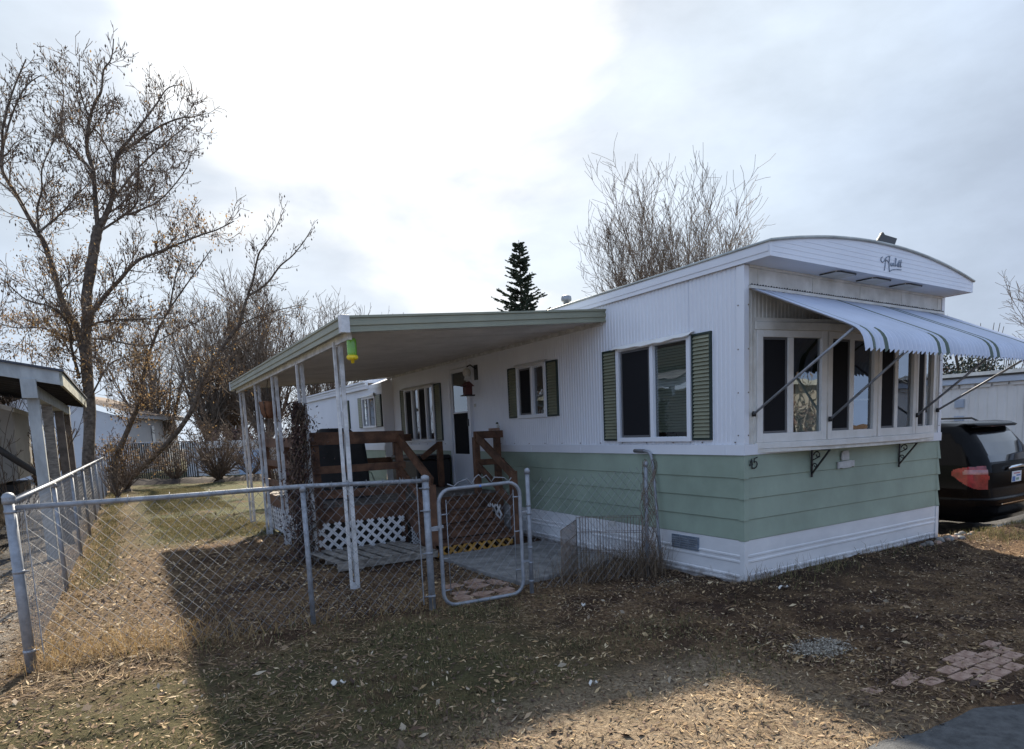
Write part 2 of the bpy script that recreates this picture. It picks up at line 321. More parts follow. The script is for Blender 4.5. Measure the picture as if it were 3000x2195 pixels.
def ground_mat():
    m = bpy.data.materials.new('leafy_ground'); m.use_nodes = True; t = m.node_tree; b = t.nodes['Principled BSDF']; ln = t.links.new
    b.inputs['Roughness'].default_value = .95; b.inputs['Specular IOR Level'].default_value = .15
    co = t.nodes.new('ShaderNodeTexCoord').outputs['Object']
    def noise(s, d=6, r=.6, w=None):
        n = t.nodes.new('ShaderNodeTexNoise'); n.inputs['Scale'].default_value = s; n.inputs['Detail'].default_value = d; n.inputs['Roughness'].default_value = r
        ln(co, n.inputs[0]); return n.outputs['Fac']
    def ramp(src, p0, p1, c0, c1):
        r = t.nodes.new('ShaderNodeValToRGB'); r.color_ramp.elements[0].position = p0; r.color_ramp.elements[1].position = p1
        r.color_ramp.elements[0].color = (*c0, 1); r.color_ramp.elements[1].color = (*c1, 1); ln(src, r.inputs[0]); return r.outputs[0]
    def mix(f, a_, b_):
        n = t.nodes.new('ShaderNodeMix'); n.data_type = 'RGBA'
        ln(f, n.inputs[0]) if not isinstance(f, float) else setattr(n.inputs[0], 'default_value', f)
        ln(a_, n.inputs[6]); ln(b_, n.inputs[7]); return n.outputs[2]
    def mr(src, a0, a1, b0=0., b1=1.):
        n = t.nodes.new('ShaderNodeMapRange'); n.interpolation_type = 'SMOOTHSTEP'
        for k, v in zip(('From Min', 'From Max', 'To Min', 'To Max'), (a0, a1, b0, b1)): n.inputs[k].default_value = v
        ln(src, n.inputs[0]); return n.outputs[0]
    def mth(op, a_, b_):
        n = t.nodes.new('ShaderNodeMath'); n.operation = op
        for i, q in enumerate((a_, b_)):
            if isinstance(q, float): n.inputs[i].default_value = q
            else: ln(q, n.inputs[i])
        return n.outputs[0]
    sep = t.nodes.new('ShaderNodeSeparateXYZ'); ln(co, sep.inputs[0]); px, py = sep.outputs[0], sep.outputs[1]
    soil = ramp(noise(9, 8, .7), .35, .65, (.031, .018, .012), (.099, .058, .036))
    litter = ramp(noise(34, 6, .75), .36, .64, (.064, .040, .023), (.315, .200, .109))
    base = mix(mr(noise(1.7, 5), .40, .60, .0, .85), soil, litter)
    drystraw = ramp(noise(30, 4, .7), .36, .66, (.085, .058, .034), (.20, .142, .082))
    # dry strip of yard along the left fence and the trampled corner in front of it
    strip = mth('MULTIPLY', mr(px, -4.0, -4.9), mr(px, -6.3, -5.7))
    f1 = mth('MULTIPLY', strip, mr(noise(1.6), .3, .6, .35, 1.))
    base = mix(f1, base, drystraw)
    grn = ramp(noise(26, 6, .75), .36, .64, (.040, .042, .018), (.115, .112, .048))
    g1 = mth('MULTIPLY', mr(py, 6.6, 8.0), mth('MULTIPLY', mr(px, -5.4, -4.3), mr(px, 2.0, .5)))
    g2 = mth('MULTIPLY', mth('MULTIPLY', mr(py, 1.3, .7), mr(py, -2.6, -.6)), mr(px, -1.6, -3.0))
    gm = mth('MULTIPLY', mth('MAXIMUM', g1, mth('MULTIPLY', g2, .7)), mr(noise(1.5, 4), .30, .50))
    base = mix(gm, base, grn)
    sunlit_chip = ramp(noise(40, 6, .75), .36, .62, (.125, .088, .055), (.40, .31, .21))     # worn pale bark chips along the road, lightened to brighten the sunlit patch
    base = mix(mth('MULTIPLY', mth('MULTIPLY', mr(py, -.75, -1.25), mr(px, -1.2, -1.9)), mr(noise(1.8, 5), .3, .55, .5, 1.)), base, sunlit_chip)
    # pale leaves and gravel beyond the left fence, then the neighbour's grey drive
    pale = ramp(noise(55, 3, .7), .36, .62, (.10, .085, .07), (.34, .30, .25))
    base = mix(mth('MULTIPLY', mr(px, -5.65, -5.9), mr(noise(3.), .3, .55, .5, 1.)), base, pale)
    drive = ramp(noise(9), .35, .65, (.075, .072, .070), (.12, .115, .11))
    base = mix(mth('MULTIPLY', mr(px, -5.95, -6.25), mr(py, 5.4, 6.6)), base, drive)
    base = mix(mth('MULTIPLY', mr(px, 4.3, 4.8), mr(py, -.2, .0)), base, drive)
    # damp bare soil against the skirting
    wet = ramp(noise(14), .35, .65, (.031, .020, .013), (.061, .038, .023))
    s1 = mth('MULTIPLY', mth('MULTIPLY', mr(px, -.9, -.2), mr(px, 4.3, 3.8)), mr(py, -1.0, -.25))
    base = mix(mth('MULTIPLY', s1, mr(noise(2.5), .3, .6, .5, 1.)), base, wet)
    ln(base, b.inputs['Base Color'])
    bm = t.nodes.new('ShaderNodeBump'); bm.inputs['Strength'].default_value = 1.; bm.inputs['Distance'].default_value = .03
    ln(noise(48, 6, .75), bm.inputs['Height']); ln(bm.outputs[0], b.inputs['Normal'])
    return m
go = big('ground', V, Fq, ground_mat(), 'structure')

# road: one sheet with a broken edge
mb = MB(); rows = []
for x in np.arange(-14, 60, .12 if True else 1):
    if x > 6: continue
    e = float(road_edge(x)) + (vnoise(x, 0., 2.2, 5) - .5) * .22 + (vnoise(x, 0., 9., 6) - .5) * .07
    rows.append([(x, float(e), -.022), (x, float(e) - .25, -.008), (x, -6., .0), (x, -9.5, -.03)])
rows.append([(60, -8, -.01), (60, -8.5, -.008), (60, -11., .0), (60, -14, -.03)])
mb.grid(rows, sm=True, flip=False)
road = tag(mb.build('road', M['asphalt']), kind='structure')
mb = MB()                                                    # pale kerb stones at the edge of the drive
for k in range(5): mb.prism([(4.95 + k * .9, -.27 + .03 * (k % 2)), (5.82 + k * .9, -.29), (5.80 + k * .9, -.10), (4.98 + k * .9, -.08)], 'z', -.3, .028 - .008 * (k % 3))
tag(mb.build('kerb', M['conc'], bevel=.02), kind='structure')
# concrete slab at the foot of the steps
mb = MB(); mb.prism([(-1.66, 3.5), (-1.66, 2.35), (-1.58, 1.58), (-.95, 1.62), (-.42, 1.72), (-.06, 1.92), (-.06, 3.5)], 'z', -.1, .022)
slab = tag(mb.build('concrete_path', M['conc'], bevel=.01), kind='structure')

ASH=[([[-5.92,20.17,0.7],[-5.89,20.2,1.03],[-5.7,20.29,2.61],[-5.65,20.45,3.93],[-5.61,20.54,4.81],[-5.49,20.55,5.47],[-5.45,20.62,6.13],[-5.2,20.6,7.22],[-5.08,20.6,7.74],[-5.0,20.59,8.06],[-4.95,20.58,8.24]],0.21,0.13),([[-4.95,20.58,8.21],[-4.96,20.59,8.67],[-4.92,20.64,9.86],[-5.01,20.68,10.4],[-4.96,20.6,10.91],[-4.81,20.45,11.47],[-4.66,20.27,11.79],[-4.49,20.05,12.03],[-4.39,19.91,12.55],[-4.17,19.66,12.81],[-4.06,19.5,13.31]],0.1,0.012),([[-4.92,20.29,9.74],[-5.19,20.78,10.28],[-5.58,21.5,11.05],[-5.54,22.03,12.11],[-5.47,22.53,12.8],[-5.56,23.23,13.88]],0.05,0.01),([[-4.96,20.22,10.77],[-4.86,20.0,11.12],[-4.96,19.82,11.46],[-5.01,19.57,11.84],[-4.93,19.24,12.53]],0.04,0.01),([[-4.95,20.58,8.21],[-4.68,20.58,8.71],[-4.48,20.68,9.32],[-4.34,20.9,10.27],[-4.21,21.07,10.7],[-3.85,21.12,11.22],[-3.4,21.14,11.89],[-3.02,21.21,12.48],[-2.69,21.32,13.05],[-2.38,21.4,13.3]],0.11,0.012),([[-4.21,21.16,10.73],[-3.68,20.68,11.0],[-3.09,20.07,11.33],[-2.58,19.45,11.44],[-2.27,18.89,11.33],[-1.99,18.32,11.25]],0.06,0.01),([[-4.33,20.95,10.28],[-4.61,20.99,11.06],[-4.81,20.79,11.24]],0.035,0.02),([[-4.47,20.79,9.36],[-4.45,21.09,9.32],[-3.82,21.29,10.28],[-3.27,21.59,11.02],[-2.65,21.91,11.77],[-1.87,22.18,12.65]],0.06,0.01),([[-4.85,20.51,8.15],[-3.98,19.61,8.7],[-3.88,19.0,9.1],[-3.79,18.34,9.76]],0.045,0.012),([[-4.29,20.2,8.57],[-3.98,20.28,8.72],[-3.28,20.28,9.18],[-2.69,20.45,9.94],[-2.32,20.81,10.61],[-2.14,21.31,11.19]],0.04,0.01),([[-5.47,20.54,5.47],[-5.0,20.16,6.08],[-4.55,19.68,6.53],[-4.07,19.16,7.01],[-3.42,18.45,7.21],[-3.08,17.91,7.29],[-2.56,17.24,7.43],[-2.18,16.62,7.47],[-1.82,16.01,7.58]],0.09,0.012),([[-5.64,20.41,3.73],[-5.76,20.61,5.07],[-5.94,20.68,5.54],[-6.09,20.74,6.11],[-6.19,20.77,6.82],[-6.35,20.86,7.7],[-6.46,20.81,7.92],[-6.62,20.8,8.32],[-6.86,20.88,8.99],[-7.02,20.86,9.32],[-7.1,20.78,9.67],[-6.99,20.6,10.26],[-6.93,20.41,10.59],[-6.71,20.16,11.18],[-6.46,19.86,11.69],[-6.16,19.53,12.21]],0.14,0.015),([[-7.07,20.48,9.57],[-6.95,20.72,10.39],[-6.65,20.95,11.41],[-6.3,21.17,12.22],[-5.93,21.37,12.69]],0.05,0.012),([[-6.39,20.27,7.81],[-6.15,20.55,8.15],[-5.86,21.01,8.61],[-5.47,21.53,9.29],[-4.97,22.06,10.11]],0.05,0.012),([[-6.42,20.53,7.78],[-6.37,20.41,8.52],[-6.2,20.1,8.93],[-6.12,19.82,9.45],[-5.84,19.36,9.92],[-5.56,18.88,10.44]],0.045,0.01),([[-5.87,20.55,3.69],[-5.87,20.27,3.78],[-5.95,20.01,4.56],[-5.91,19.55,5.08],[-6.26,19.29,5.53],[-6.76,19.03,5.63],[-7.11,18.68,5.98]],0.07,0.015),([[-5.54,20.54,5.19],[-5.22,19.95,5.26],[-4.78,19.07,5.24],[-4.09,17.92,5.12],[-3.46,16.73,4.99]],0.05,0.01),([[-5.55,20.51,4.88],[-5.43,20.73,4.89],[-4.98,20.87,4.88],[-4.03,20.73,4.73],[-3.23,20.83,5.2],[-2.33,20.91,5.68]],0.05,0.01),([[-5.61,20.54,4.78],[-6.14,21.31,4.96],[-6.78,22.37,5.39],[-7.58,23.6,5.53],[-8.39,24.96,6.02]],0.05,0.012),([[-5.72,20.34,2.9],[-5.26,19.57,3.67],[-4.96,18.57,3.97],[-4.39,17.22,4.03]],0.04,0.01)]
STEM=[([[-5.35,22.06,0.5],[-5.11,21.95,1.33],[-4.79,21.73,2.04],[-4.5,21.51,2.65],[-4.29,21.32,3.21],[-4.13,21.18,4.04],[-3.71,20.91,5.13],[-3.29,20.58,5.89],[-2.71,20.15,6.72],[-2.01,19.66,7.71]],0.13,0.012),([[-3.28,20.73,5.92],[-2.88,21.16,7.37],[-2.51,21.69,7.87]],0.04,0.01),([[-4.49,21.8,2.75],[-4.08,21.07,2.93],[-3.62,20.08,3.2]],0.04,0.01),([[-4.11,21.74,4.09],[-4.63,22.72,5.11],[-4.98,23.75,5.7]],0.04,0.01)]
LEANING=[([[-5.27,24.36,0.05],[-5.08,24.3,0.45],[-4.57,24.02,0.64],[-3.4,23.44,1.82],[-2.73,23.17,2.79],[-2.37,23.09,3.63],[-1.76,22.88,4.78],[-0.99,22.56,5.82],[-0.79,22.55,6.37],[-0.6,22.54,6.88],[-0.29,22.41,7.09],[0.1,22.24,7.42],[0.53,22.09,8.0],[0.95,21.91,8.37],[1.36,21.76,8.88],[1.68,21.68,9.39]],0.15,0.012),([[-0.59,22.59,6.94],[-0.42,22.37,7.4],[-0.2,22.09,8.28],[-0.08,21.74,8.5],[0.13,21.31,8.81],[0.22,20.91,8.95],[0.49,20.43,9.54]],0.06,0.01),([[-0.99,22.58,5.82],[-0.27,22.45,6.21],[0.57,22.35,6.5],[1.45,22.3,6.74]],0.04,0.01),([[-2.37,23.06,3.63],[-1.65,22.14,3.96],[-1.15,21.05,3.63]],0.04,0.01),([[-1.77,22.82,4.77],[-1.12,22.76,5.27],[-0.25,22.7,5.93],[0.37,22.95,7.16]],0.05,0.01)]

# ================================================================ the mobile home
W_, LEN = 3.66, 9.44
home = thing('mobile_home', 'white corrugated single-wide mobile home with sage green lap siding, bow window and the number 45', 'mobile home', (0, 0, 0))
def corr_wall(mb, axis, u0, u1, z0, z1, pos, out, opens=(), pitch=.055, dep=.007):
    """vertical ribs; axis = direction the wall runs in; pos = plane; out = sign of the outward normal; opens = (ua,ub,za,zb)"""
    prof = [(0, 0), (.55, 0), (.68, -1), (.87, -1)]
    us = []
    n = int((u1 - u0) / pitch) + 1
    for i in range(n):
        for t, d in prof:
            u = u0 + (i + t) * pitch
            if u < u1: us.append((u, d * dep))
    us.append((u1, 0))
    for o in opens:
        for e in (o[0], o[1]): us.append((e, 0))
    us.sort()
    for (a, da), (b, db) in zip(us[:-1], us[1:]):
        if b - a < 1e-5: continue
        mid = (a + b) / 2; iv = [(z0, z1)]
        for o in opens:
            if o[0] < mid < o[1]:
                nv = []
                for za, zb in iv:
                    if o[2] > za: nv.append((za, min(zb, o[2])))
                    if o[3] < zb: nv.append((max(za, o[3]), zb))
                iv = [k for k in nv if k[1] - k[0] > 1e-4]
        for za, zb in iv:
            def P(u, d, z): return (pos + out * d, u, z) if axis == 'y' else (u, pos + out * d, z)
            q = [P(a, da, za), P(b, db, za), P(b, db, zb), P(a, da, zb)]
            if (axis == 'y') == (out < 0): q = q[::-1]
            mb.add(q, [(0, 1, 2, 3)])
def lap_wall(mb, axis, u0, u1, pos, out, zs, lip=.014, opens=()):
    """horizontal lap boards; each leans out towards its lower edge"""
    segs = [(u0, u1)]
    for ua, ub in opens: segs = [s for a, b in segs for s in ((a, min(b, ua)), (max(a, ub), b)) if s[1] - s[0] > 1e-4]
    for a, b in segs:
        for zt, zb in zip(zs[:-1], zs[1:]):
            def P(u, d, z): return (pos + out * d, u, z) if axis == 'y' else (u, pos + out * d, z)
            for (d0, za), (d1, zc) in (((.001, zt), (lip, zb + .004)), ((lip, zb + .004), (lip * .8, zb)), ((lip * .8, zb), (.001, zb))):
                q = [P(a, d0, za), P(a, d1, zc), P(b, d1, zc), P(b, d0, za)]
                if (axis == 'y') == (out > 0): q = q[::-1]
                mb.add(q, [(0, 1, 2, 3)])
LAPS = [1.262, 1.041, .842, .639, .440]
mb = MB()
corr_wall(mb, 'y', .0, LEN, 1.36, 3.02, 0, -1, [(.70, 1.78, 1.45, 2.43), (3.40, 4.07, 1.80, 2.44), (5.72, 6.42, .5, 2.66), (7.24, 8.62, 1.48, 2.44)])
mb.build('left_wall', M['white'], home)
mb = MB(); corr_wall(mb, 'x', 0, W_, 1.36, 3.02, 0, -1, [(.2, 3.46, 1.36, 2.44)]); mb.build('front_wall', M['cream'], home)
mb = MB(); corr_wall(mb, 'y', 0, LEN, 1.36, 3.02, W_, 1); corr_wall(mb, 'x', 0, W_, .44, 3.02, LEN, 1); mb.build('back_wall', M['white'], home)
mb = MB(); lap_wall(mb, 'y', .0, LEN, 0, -1, LAPS, opens=[(5.68, 6.47)]); lap_wall(mb, 'x', 0, W_, 0, -1, LAPS); lap_wall(mb, 'y', 0, LEN, W_, 1, LAPS)
for zt, zb in zip(LAPS[:-1], LAPS[1:]):                       # folded corner pieces
    for cx in (0, W_):
        s = -1 if cx == 0 else 1
        mb.add([(cx + s * .004, -.004, zt), (cx + s * .024, -.022, zb - .004), (cx + s * .020, .05, zb - .004), (cx + s * .003, .05, zt), (cx - s * .05, -.003, zt), (cx - s * .05, -.019, zb - .004)],
               [(0, 1, 2, 3), (0, 4, 5, 1)])
mb.build('lap_siding', M['sage'], home)
mb = MB()                                                    # white belt between wall and siding
mb.box(-.022, .0, -.022, 5.66, 1.262, 1.362); mb.box(-.022, .0, 6.5, LEN, 1.262, 1.362)
mb.box(.0, W_, -.022, 0, 1.262, 1.362); mb.box(W_, W_ + .022, -.022, LEN, 1.262, 1.362)
for y in np.arange(.2, LEN, 1.2):
    if not 5.6 < y < 6.6: mb.box(-.026, -.022, y, y + .004, 1.268, 1.35)
belt = mb; mb = MB()                                         # corner posts
mb.box(-.012, .055, -.014, -.0, 1.363, 3.0); mb.box(-.012, 0, .0, .075, 1.363, 3.0); mb.build('corner_trim', M['white'], home); mb = MB(); mb.box(W_ - .055, W_ + .012, -.014, 0, 1.363, 3.0); mb.box(W_, W_ + .012, 0, .07, 1.363, 3.0)
mb.build('corner_trim', M['white'], home)
mb = belt
for z in np.arange(1.45, 3.0, .40):
    for p in ((-.013, .055, z), (.045, -.015, z), (W_ - .04, -.015, z)): mb.lathe((p[0], p[1], p[2]), [(.006, -.006), (.007, 0), (.004, .006)], 6, 1)
for y in np.arange(.1, LEN, .42):
    if not 5.6 < y < 6.6: mb.lathe((-.006, y, 1.385), [(.006, -.006), (.008, 0), (.004, .006)], 6, 1)
mb.build('belt_trim', [M['white'], M['rust']], home)
# skirting: panels with pressed ribs, running along both visible sides
def skirt(mb, axis, u0, u1, pos, out):
    pr = [(.438, .004), (.30, .004), (.292, .014), (.276, .014), (.268, .004), (.246, .004), (.238, .014), (.222, .014), (.214, .003), (.105, .003), (.097, .013), (.080, .013), (.072, .003), (.052, .003), (.045, .013), (.03, .013), (.02, .002), (-.10, .002)]
    n = max(2, int((u1 - u0) / .3)); us = [u0 + (u1 - u0) * i / n for i in range(n + 1)]
    P = []
    for z, d in pr:
        row = []
        for u in us:
            w = d + .004 * math.sin(u * 3.1 + z * 5) + .003 * math.sin(u * 7.7)
            row.append((pos + out * w, u, z) if axis == 'y' else (u, pos + out * w, z))
        P.append(row)
    mb.grid(P, sm=False, flip=(axis == 'y') != (out < 0))
mb = MB(); cuts = [.02, 3.1, 6.2, LEN]
for a, b in zip(cuts[:-1], cuts[1:]): skirt(mb, 'y', a + .004, b, -.005 if a < 3 else .0, -1)
skirt(mb, 'x', .03, W_ - .03, 0, -1); skirt(mb, 'y', 0, LEN, W_, 1)
mb.box(-.022, .035, -.022, .035, -.08, .432); mb.box(W_ - .05, W_ + .018, -.02, .03, -.3, .43)
mb.build('skirting', M['skirt'], home)
sv = MB(); sv.box(-.022, -.008, .575, .965, .262, .405); ve = sv.build('skirting_vent', M['ventb'], home)
lv = MB()
for k in range(3):
    y0 = .59 + k * .125
    lv.box(-.026, -.022, y0, y0 + .008, .268, .398)
    for j in range(5): lv.box(-.030, -.022, y0 + .012, y0 + .112, .276 + j * .024, .286 + j * .024)
lv.build('vent_louvre', M['black'] if False else M['galv'], ve)
# roof: bowed sheet, overhanging the front
def rz(x, e=0): return 3.13 + .188 * (1 - ((x - 1.83) / 1.86) ** 2)
mb = MB(); nxr = 28; P = []
for i in range(nxr + 1):
    x = -.035 + (W_ + .07) * i / nxr
    P.append([(x, y, rz(x) + .018) for y in (-.325, 0, 2, 4, 6, 8, LEN + .05)])
mb.grid(P, sm=True)
P2 = [[(x, y, z - .02) for (x, y, z) in r] for r in P]; mb.grid(P2, sm=True, flip=True)
for k in (0, len(P[0]) - 1):
    mb.grid([[r[k] for r in P], [r[k] for r in P2]], sm=False, flip=(k == 0))
mb.tube([(-.035 + (W_ + .07) * i / nxr, -.325, rz(-.035 + (W_ + .07) * i / nxr) + .008) for i in range(nxr + 1)], .014, 8)
mb.tube([(-.035, -.325, rz(-.035) + .008), (-.035, LEN, rz(-.035) + .008)], .012, 6)
roof = mb.build('roof', M['roofm'], home)
for f in roof.data.polygons: pass
mb = MB(); poly = [(-.03, 3.008)] + [(W_ + .03, 3.008)] + [(W_ + .03 - (W_ + .06) * i / nxr, rz(W_ + .03 - (W_ + .06) * i / nxr)) for i in range(nxr + 1)]
mb.prism(poly, 'y', -.315, -.297)
for z in (3.05, 3.095, 3.14, 3.185, 3.23, 3.275):
    xa = [x for x in np.linspace(0, W_, 200) if rz(x) > z + .03]
    if xa: mb.box(xa[0], xa[-1], -.3175, -.3155, z - .002, z + .002)
mb.build('front_fascia', M['white'], home)
mb = MB(); mb.box(-.03, -.014, -.297, LEN, 3.008, 3.05); mb.box(-.036, -.014, -.297, LEN, 3.0505, 3.105); mb.box(-.03, -.014, -.297, LEN, 3.1055, 3.14); mb.box(W_ + .014, W_ + .03, -.297, LEN, 3.008, 3.14)
mb.build('side_fascia', M['white'], home)
mb = MB(); mb.box(-.014, W_ + .014, -.297, .0, 3.010, 3.022); mb.build('soffit', M['white'], home)
for k in range(3):
    x0 = 1.05 + .635 * k
    mb = MB(); mb.prism([(x0, -.062), (x0, -.24), (x0 + .05, -.252), (x0 + .31, -.252), (x0 + .335, -.24), (x0 + .335, -.062)], 'z', 2.996, 3.009)
    lt = mb.build('soffit_light', M['cream'], home)
    e = MB(); e.tube([(x0 - .006, -.07, 3.0), (x0 + .004, -.235, 3.0), (x0 + .05, -.262, 3.0), (x0 + .31, -.262, 3.0), (x0 + .342, -.235, 3.0)], .006, 6); e.build('light_rim', M['black'], lt)
mb = MB()
for xa_, xb_ in ((.06, .186), (.198, 1.019), (1.031, 1.854), (1.866, 2.689), (2.701, 3.499), (3.511, 3.60)): mb.box(xa_, xb_, -.006, -.0008, 2.83, 2.985)
mb.build('upper_panel', M['cream'], home)
mb = MB()
for x in (.187, 1.02, 1.855, 2.69, 3.50): mb.box(x, x + .010, -.010, -.0005, 2.80, 2.985)
mb.box(.06, W_ - .06, -.016, -.0005, 2.986, 3.009); mb.build('wall_seam', M['cream'], home)
# script emblem: bent strip lettering, worn
mb = MB()
def stroke(pts, w=.010, plane='y', pos=-.319, t=.004):
    for a_, b_ in zip(pts[:-1], pts[1:]):
        mb.bar((a_[0], pos, a_[1]), (b_[0], pos, b_[1]), t, w, up=(b_[1] - a_[1], 0, -(b_[0] - a_[0])) if False else (0, 1, 0)) if False else mb.tube([(a_[0], pos, a_[1]), (b_[0], pos, b_[1])], w / 2, 5)
sx, sz = 1.70, 3.11
def S(*p): stroke([(sx + a_, sz + b_) for a_, b_ in p])
S((.035, .085), (.005, .07), (.0, .045), (.03, .03), (.06, .045), (.09, .08), (.13, .10), (.17, .105))
S((.095, .085), (.085, .04), (.075, -.02), (.07, -.045)); S((.165, .105), (.155, .05), (.155, 0), (.165, -.05)); S((.095, .06), (.13, .055), (.155, .03))
S((.19, .045), (.185, .02), (.205, .012), (.22, .045), (.215, .015), (.235, .03), (.245, .05), (.24, .02), (.262, .02), (.29, .09), (.275, .10), (.272, .02), (.30, .03), (.32, .055), (.305, .03), (.325, .02), (.345, .085), (.335, .02), (.36, .03), (.385, .095), (.37, .02), (.40, .03))
S((.17, -.045), (.22, -.022), (.30, -.01), (.39, -.005))
S((.333, .062), (.40, .072))
em = mb.build('name_emblem', M['logo'], home)
mb = MB(); mb.lathe((.5, 3.55, 3.19), [(.045, 0), (.045, .17), (.07, .17), (.075, .20), (.07, .235), (.04, .25)], 14); mb.build('roof_vent', M['galv'], home)
mb = MB(); mb.prism([(1.68, 3.345), (2.0, 3.335), (2.055, 3.425), (1.82, 3.432), (1.785, 3.455)], 'y', -.29, -.262); mb.build('roof_lamp', M['black'], home, .006)
# house number, brush-painted strokes standing slightly proud
mb = MB()
def nst(pts, w): 
    for a_, b_ in zip(pts[:-1], pts[1:]): mb.tube([(a_[0], -.021, a_[1]), (b_[0], -.021, b_[1])], w, 6)
ox, oz = .071, 1.128
def nb(*p, w=.0065): nst([(ox + a_, oz + b_) for a_, b_ in p], w)
nb((.012, .098), (-.004, .060), (-.014, .036), (.010, .040), (.030, .044), w=.0055); nb((.018, .084), (.018, .04), (.020, .0), w=.0065)
nb((.096, .108), (.072, .102), (.052, .096), (.050, .080), (.048, .062), w=.0060); nb((.048, .062), (.066, .069), (.084, .064), (.093, .048), (.091, .030), (.076, .013), (.050, .004), (.040, .008), w=.0060)
mb.build('house_number', M['black'], home)
# scroll-cut plaque
mb = MB(); mb.prism([(1.545, 1.128), (1.535, 1.15), (1.538, 1.20), (1.56, 1.228), (1.655, 1.232), (1.672, 1.20), (1.675, 1.14), (1.665, 1.128)], 'y', -.032, -.015)
mb.prism([(1.462, 1.045), (1.485, 1.04), (1.50, 1.052), (1.56, 1.042), (1.70, 1.045), (1.735, 1.058), (1.765, 1.046), (1.772, 1.12), (1.745, 1.116), (1.70, 1.124), (1.56, 1.12), (1.49, 1.112), (1.466, 1.118)], 'y', -.036, -.017)
mb.build('wall_plaque', M['stone'], home, .003)
# ---- windows in the long wall
def slider(y0, y1, z0, z1, div, screens=(), cap=True, th=.05, bot=.05, top=.03):
    """frame on the x=0 wall; div = inner uprights as fractions; returns the window part"""
    f = MB(); xo = -.045
    f.box(xo, .02, y0, y0 + th, z0, z1); f.box(xo, .02, y1 - th, y1, z0, z1)
    f.box(xo + .002, .02, y0 + th, y1 - th, z0, z0 + bot); f.box(xo + .002, .02, y0 + th, y1 - th, z1 - top, z1)
    w = f.build('window', M['white'], home, .004)
    ya, yb = y0 + th, y1 - th; es = [ya] + [ya + (yb - ya) * d for d in div] + [yb]
    s = MB()
    for e in es[1:-1]: s.box(xo + .008, .015, e - .024, e + .024, z0 + bot, z1 - top)
    s.build('mullion', M['white'], w, .003)
    for i, (a, b) in enumerate(zip(es[:-1], es[1:])):
        g = MB(); off = .0 if i % 2 else .01
        g.add([(off - .006, a, z0 + bot), (off - .006, b, z0 + bot), (off - .006, b, z1 - top), (off - .006, a, z1 - top)], [(3, 2, 1, 0)])
        g.build('pane', M['glass'], w)
        if i in screens:
            c = MB(); k = .022; xa, xb = -.030, -.020; ia, ib, za, zb = a + .004 + (.024 if i else 0), b - .004 - .024, z0 + bot + .003, z1 - top - .003
            c.box(xa, xb, ia, ia + k, za, zb); c.box(xa, xb, ib - k, ib, za, zb); c.box(xa, xb, ia + k, ib - k, za, za + k); c.box(xa, xb, ia + k, ib - k, zb - k, zb)
            c.box(-.026, -.024, ia + k, ib - k, za + k, zb - k, 1)
            c.build('screen', [M['cgrey'], M['screen']], w)
    if cap:
        c = MB(); P = []
        for i in range(13):
            y = y0 - .03 + (y1 - y0 + .06) * i / 12; sag = .018 * math.sin(i / 12 * math.pi) + .006 * math.sin(i * 2.1)
            P.append([(-.002, y, z1 + .045), (-.045, y, z1 + .030 - sag * .3), (-.085, y, z1 + .004 - sag), (-.080, y, z1 - .004 - sag)])
        c.grid(P, sm=False); c.build('drip_cap', M['peel'], w)
    return w
def shutter(y0, y1, z0, z1):
    f = MB(); t = .02
    f.box(-.028, -.0005, y0, y0 + t, z0, z1); f.box(-.028, -.0005, y1 - t, y1, z0, z1); f.box(-.028, -.0005, y0 + t, y1 - t, z0, z0 + t); f.box(-.028, -.0005, y0 + t, y1 - t, z1 - t, z1)
    f.box(-.006, -.0005, y0 + t, y1 - t, z0 + t, z1 - t)
    s = f.build('shutter', M['shutdk'], home)
    l = MB(); n = int(round((z1 - z0 - 2 * t) / .038)); h = (z1 - z0 - 2 * t) / n
    for i in range(n):
        a = z0 + t + i * h
        l.add([(-.030, y0 + t, a + .004), (-.030, y1 - t, a + .004), (-.012, y1 - t, a + h * .98), (-.012, y0 + t, a + h * .98), (-.010, y0 + t, a), (-.010, y1 - t, a)], [(3, 2, 1, 0), (0, 1, 5, 4)])
    l.build('louvre', M['shut'], s)
w1 = slider(.65, 1.83, 1.397, 2.457, [.495], screens=(1,))
shutter(.385, .642, 1.41, 2.468); shutter(1.838, 2.10, 1.412, 2.468)
w2 = slider(3.345, 4.125, 1.745, 2.482, [.47], screens=(1,)); shutter(3.08, 3.338, 1.75, 2.49); shutter(4.132, 4.398, 1.76, 2.492)
w3 = slider(7.182, 8.675, 1.425, 2.478, [.245, .5, .745], screens=(1, 3), th=.045); shutter(6.89, 7.17, 1.445, 2.49); shutter(8.69, 8.95, 1.45, 2.495)
# blinds behind the near window
b = MB(); n = 30
for i in range(n):
    z = 1.50 + i * (.90 / n)
    b.add([(.040, .72, z + .027), (.040, 1.22, z + .027), (.030, 1.22, z), (.030, .72, z)], [(0, 1, 2, 3)])
b.build('blind', M['blind'], w1)
